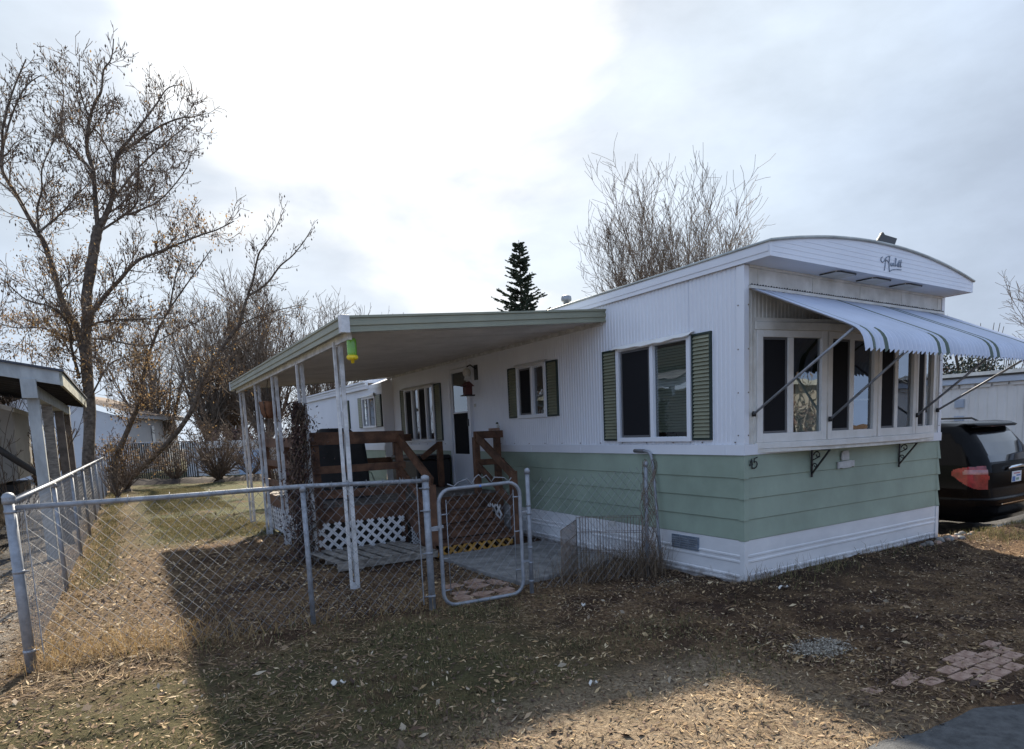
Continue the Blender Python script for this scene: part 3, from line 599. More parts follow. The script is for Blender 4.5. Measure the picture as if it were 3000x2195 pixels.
# door
d = MB(); d.box(-.05, .02, 5.655, 5.715, .66, 2.735); d.box(-.05, .02, 6.425, 6.49, .66, 2.735); d.box(-.052, .02, 5.715, 6.425, 2.665, 2.735); d.box(-.05, .02, 5.715, 6.425, .62, .70)
door = d.build('door', M['white'], home, .004)
d = MB(); x0, x1 = -.030, .004
d.box(x0, x1, 5.716, 5.79, .705, 2.66); d.box(x0, x1, 6.37, 6.424, .705, 2.66); d.box(x0, x1, 5.79, 6.37, .705, 1.21); d.box(x0, x1, 5.79, 6.37, 2.60, 2.66); d.box(x0 - .004, x1, 5.79, 6.37, 1.905, 1.93)
d.build('door_leaf', M['white'], door, .004)
d = MB(); d.add([(-.012, 5.79, 1.93), (-.012, 6.37, 1.93), (-.012, 6.37, 2.60), (-.012, 5.79, 2.60)], [(3, 2, 1, 0)]); d.build('pane', M['glass'], door)
d = MB(); d.box(-.016, -.012, 5.79, 6.37, 1.21, 1.905); d.box(.02, .05, 5.72, 6.42, .70, 2.66); d.build('screen', M['screen'], door)
d = MB(); d.box(-.055, -.030, 5.735, 5.775, 1.68, 1.80); d.build('handle', M['black'], door, .006)
# wall lantern, door bell, outlet
d = MB(); d.box(-.012, -.001, 5.40, 5.52, 2.42, 2.66); d.tube([(-.01, 5.46, 2.60), (-.10, 5.47, 2.66), (-.15, 5.50, 2.63)], .012, 6)
lamp = d.build('porch_lamp', M['black'], home)
d = MB(); d.lathe((-.15, 5.50, 2.46), [(.03, 0), (.060, .04), (.068, .08), (.05, .13), (.02, .15)], 14); d.build('lamp_shade', M['cream'], lamp)
d = MB(); d.box(-.02, -.001, 5.515, 5.565, 1.99, 2.04); d.build('door_bell', M['stone'], home, .004)
d = MB(); d.box(-.028, -.001, 5.49, 5.54, 1.39, 1.475); d.build('wall_outlet', M['cgrey'], home, .006)
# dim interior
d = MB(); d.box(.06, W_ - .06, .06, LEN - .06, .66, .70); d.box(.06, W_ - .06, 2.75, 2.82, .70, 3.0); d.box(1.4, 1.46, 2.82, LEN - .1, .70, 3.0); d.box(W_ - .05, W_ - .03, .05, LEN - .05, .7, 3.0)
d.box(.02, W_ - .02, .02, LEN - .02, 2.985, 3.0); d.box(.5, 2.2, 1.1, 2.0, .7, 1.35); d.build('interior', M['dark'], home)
# ---- bow window
BP = [(.165, -.004), (.985, -.205), (1.83, -.235), (2.675, -.205), (3.495, -.004)]
bow = home
def off(poly, k): return [(x + (0 if 0 < i < 4 else (-.01 if i == 0 else .01)), y - k if 0 < i < 4 else y - k * .4) for i, (x, y) in enumerate(poly)]
s = MB(); s.prism([(.15, .0), *off(BP, .035), (3.51, .0)], 'z', 1.312, 1.372); s.build('window_sill', M['peel'], bow, .006)
s = MB(); s.prism([(.17, -.0225), *[(x, y - .006) for x, y in BP[1:4]], (3.49, -.0225)], 'z', 1.276, 1.3115); s.build('window_apron', M['cream'], bow)
s = MB(); s.prism([(.15, .0), *off(BP, .03), (3.51, .0)], 'z', 2.432, 2.505); s.build('window_head', M['cream'], bow, .005)
s = MB(); s.prism([(.13, .0), *off(BP, -.004), (3.53, .0)], 'z', 2.506, 2.545); s.build('window_cover', M['cream'], bow)
for i in range(4):
    a = Vector((*BP[i], 0)); bb = Vector((*BP[i + 1], 0)); u = (bb - a).normalized(); nrm_ = Vector((u.y, -u.x, 0)); Lw = (bb - a).length
    def PT(t, dpt, z): return tuple(a + u * t + nrm_ * dpt + Vector((0, 0, z)))
    def ob(m, t0, t1, d0, d1, z0, z1, mi=0):
        vs = [PT(t0, d1, z0), PT(t1, d1, z0), PT(t1, d0, z0), PT(t0, d0, z0), PT(t0, d1, z1), PT(t1, d1, z1), PT(t1, d0, z1), PT(t0, d0, z1)]
        m.add(vs, [(0, 3, 2, 1), (4, 5, 6, 7), (0, 1, 5, 4), (1, 2, 6, 5), (2, 3, 7, 6), (3, 0, 4, 7)], mi)
    f = MB(); z0, z1 = 1.373, 2.431
    ob(f, .008, .075, -.05, .012, z0, z1); ob(f, Lw - .075, Lw - .008, -.05, .012, z0, z1); ob(f, .075, Lw - .075, -.05, .011, z0, z0 + .085); ob(f, .075, Lw - .075, -.05, .011, z1 - .065, z1)
    mid = Lw / 2 - .02; ob(f, mid - .035, mid + .035, -.045, .004, z0 + .085, z1 - .065)
    wn = f.build('window', M['peel'] if i else M['peel'], bow, .004)
    g0, g1 = z0 + .085, z1 - .065
    for k, (ta, tb) in enumerate(((.075, mid - .035), (mid + .035, Lw - .075))):
        g = MB(); g.add([PT(ta, -.022, g0), PT(tb, -.022, g0), PT(tb, -.022, g1), PT(ta, -.022, g1)], [(0, 1, 2, 3)]); g.build('pane', M['glass'], wn)
        if k == 0:
            c = MB(); q = .022
            ob(c, ta + .002, ta + q, -.016, -.004, g0, g1); ob(c, tb - q, tb - .002, -.016, -.004, g0, g1); ob(c, ta + q, tb - q, -.016, -.004, g0, g0 + q); ob(c, ta + q, tb - q, -.016, -.004, g1 - q, g1)
            ob(c, ta + q, tb - q, -.012, -.011, g0 + q, g1 - q, 1); c.build('screen', [M['cgrey'], M['screen']], wn)
        elif i == 0:
            c = MB(); ob(c, ta + .05, tb - .002, -.045, -.035, g0 + .004, g0 + .56); ob(c, ta + .004, ta + .05, -.048, -.034, g0 + .004, g0 + .60, 1)
            c.build('leaning_board', [M['board'], M['black']], wn)
        elif i == 1:
            c = MB(); ob(c, ta, tb, -.04, -.028, g0 + .30, g0 + .318); c.build('sash_rail', M['peel'], wn)
    if i < 3:
        p = MB(); p.tube([(bb.x, bb.y - .0, 1.373), (bb.x, bb.y - .0, 2.431)], .012, 6); p.build('window_bead', M['cream'], bow)
for x in (1.02, 2.70):                                       # scrolled iron brackets
    k = MB(); k.bar((x, -.024, 1.275), (x, -.024, .985), .022, .012, up=(0, 1, 0)); k.bar((x, -.024, 1.02), (x, -.225, 1.27), .022, .012, up=(0, 1, 0)); k.bar((x, -.03, 1.268), (x, -.23, 1.268), .022, .010, up=(0, 0, 1))
    def scroll(cy, cz, r):
        pts = [(x, cy + (r * (1 - t / 14)) * math.cos(t * .62), cz + (r * (1 - t / 14)) * math.sin(t * .62)) for t in range(12)]
        k.tube(pts, .006, 5)
    scroll(-.085, 1.215, .042); scroll(-.060, 1.105, .028); k.bar((x, -.03, 1.16), (x, -.115, 1.20), .012, .008)
    k.build('bracket', M['black'], bow)
# ---- metal window awning over the bow window
aw = MB(); prof = [(-.03, 2.792), (-.25, 2.687), (-.5, 2.566), (-.75, 2.446), (-.95, 2.349), (-1.02, 2.312), (-1.065, 2.284), (-1.098, 2.252), (-1.122, 2.212), (-1.134, 2.168), (-1.142, 2.124)]
nr_ = [];
for i, (y, z) in enumerate(prof):
    y0, z0 = prof[max(0, i - 1)]; y1, z1 = prof[min(len(prof) - 1, i + 1)]; d = math.hypot(y1 - y0, z1 - z0); nr_.append(((z1 - z0) / d, -(y1 - y0) / d))
stripes = [.205, .365, 1.225, 1.385, 2.25, 2.41, 3.27, 3.43]
pit = .0715; nxa = int((3.60 - .05) / pit) * 10; P = []
for i in range(nxa + 1):
    x = .05 + i * pit / 10; h = .008 * math.cos(i / 10 * 2 * math.pi)
    cut = .012 * math.cos(i / 10 * 2 * math.pi)
    P.append([(x, y - nr_[j][0] * h * -1, z + abs(nr_[j][1]) * h * 1 - (0 if j < len(prof) - 1 else .012 - cut)) for j, (y, z) in enumerate(prof)])
n0 = len(prof)
vs = [p for r in P for p in r]; fs = []; mi = []
for i in range(len(P) - 1):
    x = P[i][0][0]; s_ = any(abs(x - q) < .030 for q in stripes)
    t_ = any(abs(x - q) < .021 for q in stripes)
    for j in range(n0 - 1): fs.append((i * n0 + j, i * n0 + j + 1, (i + 1) * n0 + j + 1, (i + 1) * n0 + j)); mi.append(1 if (s_ if j > 4 else t_) else 0)
aw.v = vs; aw.f = fs; aw.mi = mi; aw.smooth = [True] * len(fs)
M['awn'] = mat('pale_awning_enamel', (.43, .47, .565), .32, 0, .08, 2, .02, 40)
M['awg'] = mat('dark_green_stripe', (.06, .085, .06), .4)
awo = aw.build('window_awning', [M['awn'], M['awg']], home)
t = MB(); t.box(.05, 3.60, -.045, -.003, 2.795, 2.822); t.build('wall_rail', M['cream'], awo)
t = MB()
for i in range(90):
    x = .06 + i * .0395; t.tube([(x, -.03, 2.822), (x + .01, -.035, 2.832 + .008 * rng.random()), (x + .03, -.03, 2.822)], .006, 4)
t.build('rotted_seal', M['black'], awo)
for p0, p1 in (((.10, -.035, 1.648), (.075, -1.04, 2.292)), ((1.005, -.235, 1.575), (1.02, -1.04, 2.215)), ((2.68, -.225, 1.585), (2.64, -1.03, 2.215)), ((3.545, -.03, 1.64), (3.54, -1.03, 2.215))):
    t = MB(); t.tube([p0, p1], .0125, 8); t.lathe((p0[0], p0[1], p0[2] - .025), [(.02, 0), (.022, .03), (.015, .05)], 8, 1); t.build('support_arm', [M['galv'], M['black']], awo)
# ---- addition at the far end of the home (same siding, a step proud of the long wall)
EX = -.229
mb = MB(); corr_wall(mb, 'y', LEN + .012, 16.6, 1.36, 2.63, EX, -1, [(9.95, 10.70, 1.79, 2.41)]); mb.build('addition_wall', M['white'], home)
mb = MB(); mb.add([(EX, LEN + .012, .44), (0.6, LEN + .012, .44), (0.6, LEN + .012, 2.86), (EX, LEN + .012, 2.66)], [(0, 1, 2, 3)]); mb.build('addition_end', M['white'], home)
mb = MB(); lap_wall(mb, 'y', LEN + .012, 16.6, EX, -1, LAPS); mb.build('addition_siding', M['sage'], home)
mb = MB(); mb.box(EX - .02, EX, LEN + .014, 16.6, 1.262, 1.362); mb.box(EX - .06, EX - .0, 10.35, 16.6, 2.63, 2.70); mb.box(EX - .07, EX, 10.35, 16.6, 2.702, 2.76); mb.build('addition_fascia', M['white'], home)
mb = MB(); mb.prism([(EX - .1, 2.762), (EX - .1, 2.80), (1.2, 3.15), (3.6, 3.1), (3.6, 2.762)], 'y', 10.35, 16.7); mb.prism([(EX, 2.63), (EX, 2.70), (.3, 2.9), (.3, 2.63)], 'y', LEN + .02, 10.345); mb.build('addition_roof', M['white'], home)
mb = MB(); skirt(mb, 'y', LEN + .1, 16.6, EX, -1); mb.build('addition_skirting', M['skirt'], home)
def far_win(y0, y1, z0, z1, x):
    f = MB(); t = .045
    f.box(x - .04, x, y0, y0 + t, z0, z1); f.box(x - .04, x, y1 - t, y1, z0, z1); f.box(x - .04, x, y0 + t, y1 - t, z0, z0 + t); f.box(x - .04, x, y0 + t, y1 - t, z1 - t, z1); f.box(x - .036, x, (y0 + y1) / 2 - .02, (y0 + y1) / 2 + .02, z0 + t, z1 - t)
    w = f.build('window', M['white'], home)
    g = MB(); g.add([(x - .014, y0 + t, z0 + t), (x - .014, y1 - t, z0 + t), (x - .014, y1 - t, z1 - t), (x - .014, y0 + t, z1 - t)], [(3, 2, 1, 0)]); g.build('pane', M['glass'], w)
    c = MB(); c.add([(x + .06, y0, z0), (x + .06, y1, z0), (x + .06, y1, z1), (x + .06, y0, z1)], [(3, 2, 1, 0)]); c.build('curtain', M['dark'], w)
far_win(9.86, 10.80, 1.76, 2.45, EX)
for ya, yb in ((9.50, 9.84), (10.82, 11.12), (11.88, 12.2)):
    f = MB(); f.box(EX - .028, EX - .001, ya, yb, 1.77, 2.46); s = f.build('shutter', M['shutdk'], home); l = MB()
    for i in range(17):
        a = 1.785 + i * .039; l.add([(EX - .038, ya + .03, a), (EX - .038, yb - .03, a), (EX - .029, yb - .03, a + .036), (EX - .029, ya + .03, a + .036)], [(3, 2, 1, 0)])
    l.build('louvre', M['shut'], s)
f = MB(); P = [[(EX - .002, y, 2.50), (EX - .06, y, 2.48 + (.03 if y < 10 else 0)), (EX - .07, y, 2.45)] for y in (9.85, 10.3, 10.82)]; f.grid(P, sm=False); f.build('drip_cap', M['peel'], home)
# ================================================================ patio cover
pc = thing('patio_cover', 'sage edged metal patio cover along the side of the home, on five white scrollwork posts', 'patio cover', (-1.5, 5.9, 0))
X0, Y0, Y1 = -3.07, 2.06, 9.72
def pz(x): return 2.815 + .0915 * x                            # underside
P = []; n = int((Y1 - Y0) / .19)
for i in range(n):
    for t, d in ((0, 0), (.86, 0), (.90, -.022), (.97, -.022)):
        y = Y0 + .02 + (i + t) * (Y1 - Y0 - .04) / n; P.append([(x, y, pz(x) + .03 + d) for x in (X0 + .02, -1.5, -.004)])
P.append([(x, Y1 - .02, pz(x) + .03) for x in (X0 + .02, -1.5, -.004)])
mb = MB(); mb.grid(P, sm=False); mb.build('roof_pan', M['under'], pc)
mb = MB(); mb.grid([[(x, y, pz(x) + .075) for x in (X0 + .02, -1.5, -.004)] for y in (Y0 + .02, 5, Y1 - .02)], sm=False); mb.build('roof_top', M['roofm'], pc)
def fascia(mb, a, b, o):                                       # stepped gutter profile between two points, o = outward horizontal direction
    pr = [(.0, .0), (.030, .0), (.030, .018), (.018, .026), (.018, .052), (.030, .060), (.030, .096), (.020, .104), (.020, .122), (.034, .130), (.034, .150), (.0, .150)]
    P = [[(p[0] + o[0] * d, p[1] + o[1] * d, p[2] + h) for d, h in pr] for p in (a, b)]
    mb.grid(P, sm=False, flip=o[1] == 0)
mb = MB(); fascia(mb, (X0, Y0, pz(X0) - .004), (-.004, Y0, pz(0) - .004), (0, -1)); mb.build('front_fascia', M['fasciag'], pc)
mb = MB(); fascia(mb, (X0, Y0, pz(X0) - .004), (X0, Y1, pz(X0) - .004), (-1, 0)); mb.build('gutter', M['fasciag'], pc)
mb = MB(); fascia(mb, (X0, Y1, pz(X0) - .004), (-.004, Y1, pz(0) - .004), (0, 1)); mb.build('rear_fascia', M['fasciag'], pc)
for y in (Y0, Y1):
    mb = MB(); s = -1 if y == Y0 else 1
    mb.box(X0 - .038, X0 + .045, min(y, y + s * .038), max(y, y + s * .038), pz(X0) - .008, pz(X0) + .154); mb.box(X0 - .038, X0, min(y - s * .05, y), max(y - s * .05, y), pz(X0) - .008, pz(X0) + .154)
    mb.build('corner_cap', M['post'], pc, .004)
mb = MB(); mb.box(X0 + .055, X0 + .095, Y0 + .1, Y1 - .1, pz(X0) - .05, pz(X0) + .02); mb.build('beam', M['post'], pc)
mb = MB(); mb.box(-.03, -.002, Y0 + .04, Y1 - .04, pz(0) - .03, pz(0) + .045); mb.build('wall_channel', M['post'], pc)
for x, y in ((-2.985, 2.62), (-2.97, 4.42), (-2.965, 6.10), (-2.96, 7.62), (-2.96, 9.33)):
    zt = pz(x) - .02; mb = MB()
    mb.box(x - .052, x - .022, y - .014, y + .014, -.05, zt); mb.box(x + .004, x + .046, y - .018, y + .018, -.05, zt); mb.box(x - .022, x + .004, y - .013, y + .013, zt - .05, zt); mb.box(x - .022, x + .004, y - .012, y + .012, -.04, .05)
    po = mb.build('post', M['post'], pc, .003)
    mb = MB(); pts = []
    for k in range(0, 181):
        t = k / 180; z = .06 + t * (zt - .12); ph = z * 9.0
        pts.append((x - .009 + .011 * math.sin(ph) * (1 if (z % .70) > .2 else .5), y + .006 * math.cos(ph), z))
    mb.tube(pts, .0038, 4)
    for zc in np.arange(.35, zt - .2, .70): mb.tube([(x - .009 + .011 * math.cos(a), y, zc + .075 * math.sin(a)) for a in np.linspace(0, 6.28, 17)], .0045, 4)
    mb.build('scroll', M['post'], po)
# hanging things under the cover
ft = thing('insect_trap', 'lime green bottle trap with yellow base hanging from the corner of the patio cover', 'insect trap', (-2.965, 2.22, 2.27))
mb = MB(); c = (-2.965, 2.22, 2.27); mb.lathe(c, [(.038, .06), (.043, .075), (.045, .10), (.046, .215), (.040, .232), (.016, .238)], 20); mb.build('bottle', M['lgreen'], ft)
mb = MB(); mb.lathe(c, [(.016, 0), (.018, .028), (.036, .030), (.05, .040), (.052, .058), (.047, .075), (.036, .074)], 20)
for k in range(8):
    a = k * math.pi / 4; mb.lathe((c[0] + .048 * math.cos(a), c[1] + .048 * math.sin(a), c[2] + .040), [(.006, 0), (.009, .012), (.006, .03)], 6)
mb.build('base', M['yellow'], ft)
mb = MB(); mb.tube([(c[0], c[1], c[2] + .236), (c[0], c[1], pz(c[0]) + .012)], .0025, 5); mb.build('hook', M['black'], ft)
bk = thing('hanging_basket', 'brown fibre hanging basket of dead stems under the outer edge of the patio cover', 'hanging basket', (-2.86, 7.15, 1.92)); c = (-2.86, 7.15, 1.92)
mb = MB(); prof = [(.085, 0), (.12, .02), (.145, .08), (.155, .17), (.168, .26), (.155, .265), (.14, .20)]
vs = []; nn = 48
for r, z in prof:
    for j in range(nn): a = 2 * math.pi * j / nn; q = r * (1 + .035 * math.cos(10 * a)); vs.append((c[0] + q * math.cos(a), c[1] + q * math.sin(a), c[2] + z + .006 * math.sin(5 * a)))
mb.add(vs, [(i * nn + j, i * nn + (j + 1) % nn, (i + 1) * nn + (j + 1) % nn, (i + 1) * nn + j) for i in range(len(prof) - 1) for j in range(nn)] + [tuple(range(nn))[::-1], tuple((len(prof) - 1) * nn + j for j in range(nn))], 0, True)
mb.build('fibre_liner', M['rub2'], bk)
mb = MB()
for k in range(3): a = k * 2.1; mb.tube([(c[0] + .16 * math.cos(a), c[1] + .16 * math.sin(a), c[2] + .26), (c[0], c[1], pz(c[0]) + .01)], .004, 4)
for k in range(8): a = k * math.pi / 4; mb.tube([(c[0] + q[0] * 1.05 * math.cos(a), c[1] + q[0] * 1.05 * math.sin(a), c[2] + q[1]) for q in prof[:5]], .004, 4)
mb.build('wire_frame', M['black'], bk)
mb = MB()
for k in range(60):
    a = rng.uniform(0, 6.28); r = rng.uniform(0, .11); l = rng.uniform(.1, .34); x, y = c[0] + r * math.cos(a), c[1] + r * math.sin(a)
    mb.tube([(x, y, c[2] + .2), (x + .05 * math.cos(a) * rng.random(), y + .05 * math.sin(a), c[2] + .2 + l * .6), (x + .1 * math.cos(a) * rng.random(), y + .09 * math.sin(a), c[2] + .2 + l)], .0025, 3)
mb.build('dead_stem', M['twig'], bk)
od = thing('birdhouse', 'faded red and white birdhouse ornament hanging beside the door', 'birdhouse', (-.25, 5.30, 2.2)); c = (-.25, 5.30, 2.17)
mb = MB(); mb.box(c[0] - .055, c[0] + .055, c[1] - .06, c[1] + .06, c[2], c[2] + .13); mb.build('body', M['red'], od, .004)
mb = MB(); mb.prism([(c[0] - .09, c[2] + .131), (c[0] + .09, c[2] + .131), (c[0], c[2] + .21)], 'y', c[1] - .08, c[1] + .08); mb.build('roof', M['red'], od, .004)
mb = MB(); mb.box(c[0] - .09, c[0] + .09, c[1] - .08, c[1] + .08, c[2] - .02, c[2]); mb.build('tray', M['black'], od)
mb = MB(); mb.prism([(c[0] - .05, c[2] + .23), (c[0] + .03, c[2] + .212), (c[0] + .06, c[2] + .26), (c[0] - .02, c[2] + .31)], 'y', c[1] - .02, c[1] + .02); mb.tube([(c[0], c[1], c[2] + .27), (c[0], c[1], pz(c[0]) + .01)], .003, 4); mb.build('ornament', M['stone'], od)

# ================================================================ deck
dk = thing('wooden_deck', 'stained redwood deck with plank railings, steps and white lattice under the patio cover', 'deck', (-1.4, 6.3, 0))
DX0, DX1, DY0, DY1, DZ = -2.82, -.06, 4.66, 8.35, .645
mb = MB(); y = DY0
while y < DY1:
    mb.box(DX0, DX1, y, y + .135, DZ - .035, DZ + rng.uniform(-.002, .002)); y += .142
mb.build('floor', M['deckfl'], dk)
mb = MB(); mb.box(DX0 - .038, DX1, DY0 - .04, DY0 - .001, .435, .64); mb.box(DX0 - .038, DX0 - .001, DY0, DY1, .435, .64); mb.box(DX0, DX1, DY1, DY1 + .04, .435, .64)
mb.build('rim_board', M['deck'], dk, .004)
def post(x, y, z0, z1, s=.089):
    mb = MB(); mb.box(x - s / 2, x + s / 2, y - s / 2, y + s / 2, z0, z1); return mb.build('railing_post', M['deck'], dk, .005)
for x, y in ((DX0 + .02, DY0 + .05), (-1.66, DY0 + .05)): post(x, y, .05, 1.47)
for y in (6.5, DY1 - .05): post(DX0 + .02, y, .05, 1.47)
post(-.46, DY0 + .02, .05, 1.50); post(-.10, DY0 + .02, .05, 1.50); post(-.42, DY1 - .04, .05, 1.47)
def rail(name, a, b, w, h, up=(0, 0, 1)):
    mb = MB(); mb.bar(a, b, w, h, up); return mb.build(name, M['deck'], dk, .004)
rail('top_rail', (DX0 - .06, DY0 - .02, 1.575), (-1.60, DY0 - .02, 1.565), .038, .135); rail('cap_rail', (DX0 - .08, DY0 + .03, 1.495), (-1.6, DY0 + .03, 1.49), .13, .036)
rail('rail', (DX0 - .04, DY0 - .01, 1.145), (-1.6, DY0 - .01, 1.155), .038, .10); rail('rail', (DX0 - .04, DY0 - .01, .82), (-1.6, DY0 - .01, .82), .038, .11)
rail('top_rail', (DX0 - .05, DY0, 1.52), (DX0 - .05, DY1, 1.52), .038, .14)
rail('rail', (DX0 - .05, DY0, 1.19), (DX0 - .05, DY1, 1.19), .038, .10); rail('rail', (DX0 - .05, DY0, .86), (DX0 - .05, DY1, .86), .038, .10)
rail('top_rail', (DX0, DY1, 1.52), (DX1, DY1, 1.52), .038, .14); rail('rail', (DX0, DY1, 1.10), (DX1, DY1, 1.10), .038, .10)
rail('top_rail', (-.52, DY0 - .04, 1.53), (-.03, DY0 - .04, 1.535), .038, .11); rail('rail', (-.52, DY0 - .04, 1.12), (-.03, DY0 - .04, 1.12), .038, .09)
# steps coming forward to the path
SX0, SX1 = -1.66, -.50
for i, (y0, z) in enumerate(((3.50, .165), (3.79, .325), (4.08, .485))):
    mb = MB(); mb.box(SX0 + .02, SX1 - .02, y0, y0 + .14, z - .036, z); mb.box(SX0 + .02, SX1 - .02, y0 + .146, y0 + .285, z - .036, z); mb.build('step', M['deck'] if i else M['deck'], dk, .006)
    mb = MB(); mb.box(SX0 + .03, SX1 - .03, y0 + .03, y0 + .055, (.13 if i == 0 else z - .155), z - .037); mb.build('riser', M['deck'], dk)
mb = MB(); mb.box(SX0 + .03, SX1 - .03, 4.38, 4.40, .49, .60); mb.build('riser', M['deck'], dk)
for x in (SX0, SX1 - .02):
    mb = MB(); mb.prism([(3.53, .0), (3.53, .10), (4.6, .60), (4.62, .44), (3.9, .0)], 'x', x, x + .04); mb.build('stringer', M['deck'], dk)
for x in (SX0 - .02, SX1 + .02):
    post(x, 3.56, .0, 1.03 if x > -1 else .93)
    rail('hand_rail', (x, DY0 - .02, 1.53), (x, 3.53, .96), .038, .125); rail('hand_rail', (x + (.0), DY0 - .02, 1.10), (x, 3.56, .55), .036, .10)
# a rail stub at the house wall beyond the storage box
post(-.35, 6.3, .65, 1.44); rail('rail', (-.37, 6.26, 1.40), (-.70, 6.26, 1.17), .036, .09)
def lattice(name, m, P0, u, w, h, step, sw, parent, t=.006, skew=0):
    """crossed slats clipped to a w x h panel standing at P0 and running along u"""
    mb = MB(); P0 = Vector(P0); u = Vector(u).normalized(); nn = Vector((u.y, -u.x, 0))
    for d in (1, -1):
        k = -h
        while k < w + h:
            # line: s = k + d*z  (45 degrees)
            s0, z0, s1, z1 = (k, 0, k + h, h) if d > 0 else (k + h, 0, k, h)
            pts = []
            ta, tb = 0., 1.
            ds = s1 - s0
            for lo, hi in ((0, w),):
                if abs(ds) > 1e-9:
                    t1, t2 = (lo - s0) / ds, (hi - s0) / ds
                    if t1 > t2: t1, t2 = t2, t1
                    ta, tb = max(ta, t1), min(tb, t2)
            if tb - ta > .05:
                a = P0 + u * (s0 + ds * ta) + Vector((0, 0, h * ta)) + nn * (.0035 * d); b = P0 + u * (s0 + ds * tb) + Vector((0, 0, h * tb)) + nn * (.0035 * d)
                mb.bar(a, b, t, sw, up=nn.cross((b - a).normalized()))
            k += step
    return mb.build(name, m, parent)
lattice('lattice', M['plat'], (-2.86, DY0 - .055, .07), (1, 0, 0), 1.17, .37, .147, .040, dk)
lattice('lattice', M['plat'], (-1.60, DY0 - .10, .02), (1, 0, 0), .12, .40, .05, .018, dk)
lattice('lattice', M['plat'], (DX0 - .05, DY0 + .6, .07), (0, 1, 0), 3.0, .37, .147, .040, dk)
lattice('lattice', M['plat'], (-.47, 3.95, .1), (0, 1, 0), .42, .42, .147, .036, dk)
lattice('step_lattice', M['ylat'], (SX0 - .02, 3.515, .0), (1, 0, 0), 1.12, .145, .145, .036, dk)
mb = MB(); mb.box(DX0 + .02, DX1 - .02, DY0 + .02, DY0 + .03, .0, .44); mb.box(DX0 + .02, DX0 + .03, DY0 + .03, DY1, .0, .44); mb.build('deck_shade_sheet', M['dark'], dk)  # dark sheets behind the lattice stand in for the shade under the deck
# things on the deck
gr = thing('covered_barbecue', 'barbecue under a black fabric cover on the deck behind the railing', 'barbecue', (-2.2, 6.0, .645))
def rr(cx, cy, hx, hy, r, n=6):
    pts = []
    for qx, qy, a0 in ((1, 1, 0), (-1, 1, 90), (-1, -1, 180), (1, -1, 270)):
        for k in range(n + 1): a = math.radians(a0 + 90 * k / n); pts.append((cx + qx * (hx - r) + r * math.cos(a), cy + qy * (hy - r) + r * math.sin(a)))
    return pts
M['cover'] = mat('black_fabric_cover', (.016, .017, .019), .65, 0, .2, 5, .4, 7)
mb = MB(); rings = []
for z, hx, hy, r in ((0, .42, .33, .06), (.25, .43, .33, .07), (.55, .42, .31, .08), (.80, .40, .29, .10), (.88, .39, .28, .12), (.95, .30, .25, .14), (1.03, .24, .20, .14), (1.06, .19, .14, .10)):
    rings.append([(x + .012 * math.sin(9 * x + 5 * z), y + .012 * math.sin(11 * y + 7 * z), .648 + z) for x, y in rr(-2.2, 6.0, hx, hy, r)])
mb.grid([r + [r[0]] for r in rings]); k = len(mb.v); mb.add(rings[-1], [tuple(range(len(rings[-1])))]); mb.build('fabric_cover', M['cover'], gr)
mb = MB(); mb.tube([(-1.79, 5.9, 1.05), (-1.70, 5.88, 1.0), (-1.66, 5.86, .85), (-1.70, 5.84, .75)], .009, 6); mb.build('drawcord', M['sage'], gr)
bx = thing('storage_box', 'large black deck storage box beside the front door', 'storage box', (-.37, 7.1, .645))
mb = MB(); mb.box(-.70, -.06, 6.52, 7.75, .648, 1.12); mb.build('body', M['black'], bx, .02)
mb = MB(); mb.box(-.72, -.05, 6.50, 7.77, 1.122, 1.20); mb.build('lid', M['black'], bx, .03)
fg = thing('garden_ornament', 'tiny painted garden ornament sitting on the right stair railing', 'ornament', (-.12, DY0 - .04, 1.59))
mb = MB(); mb.box(-.26, -.08, DY0 - .06, DY0 - .02, 1.59, 1.625); mb.build('base', M['brick'], fg, .006)
mb = MB(); mb.lathe((-.10, DY0 - .04, 1.625), [(.018, 0), (.024, .02), (.016, .05), (.006, .06)], 10); mb.build('body', M['stone'], fg)
mb = MB(); mb.lathe((-.115, DY0 - .04, 1.685), [(.01, 0), (.026, .012), (.01, .03)], 8); mb.build('hat', M['hedge'], fg)
# dead climber round the second post
vine = thing('dead_climber', 'dead purple-brown climbing plant clinging to a patio post at the deck corner', 'climbing plant', (-3.02, 4.5, 0))
mb = MB(); lv = []
for k in range(34):
    a0 = rng.uniform(0, 6.28); pts = []
    for i in range(22):
        t = i / 21; r = .05 + .17 * rng.random() ** 1.5 * (1 - .5 * t); pts.append((-3.03 + r * math.cos(a0 + 7 * t) - .06 * (1 - t), 4.44 + r * math.sin(a0 + 7 * t), 2.02 * t * rng.uniform(.95, 1)))
    mb.tube(pts, .006, 4, sm=True); 
mb.build('stem', M['twig'], vine)
def leaf_soup(pts, size, flat=.25, ar=1.6):
    """small folded leaves at pts (N,3); size (N,)"""
    N_ = len(pts); yaw = nr.uniform(0, 2 * np.pi, N_); tl = nr.normal(0, flat, N_); rl = nr.normal(0, flat, N_)
    cx, sx_ = np.cos(yaw), np.sin(yaw)
    u = np.stack([cx * np.cos(tl), sx_ * np.cos(tl), np.sin(tl)], -1); v = np.stack([-sx_ * np.cos(rl), cx * np.cos(rl), np.sin(rl)], -1)
    s = size[:, None]; w = s / ar * nr.uniform(.6, 1.1, N_)[:, None]
    up = np.array([0, 0, 1.]) * s * nr.uniform(-.05, .32, N_)[:, None]
    A_ = pts - u * s * .5; B_ = pts + v * w * .5 + up * .6; C_ = pts + u * s * .5 + up * .5; D_ = pts - v * w * .5 + up * .2
    V_ = np.stack([A_, D_, C_, B_], 1).reshape(-1, 3); F_ = np.arange(N_ * 4).reshape(-1, 4)
    return V_, F_
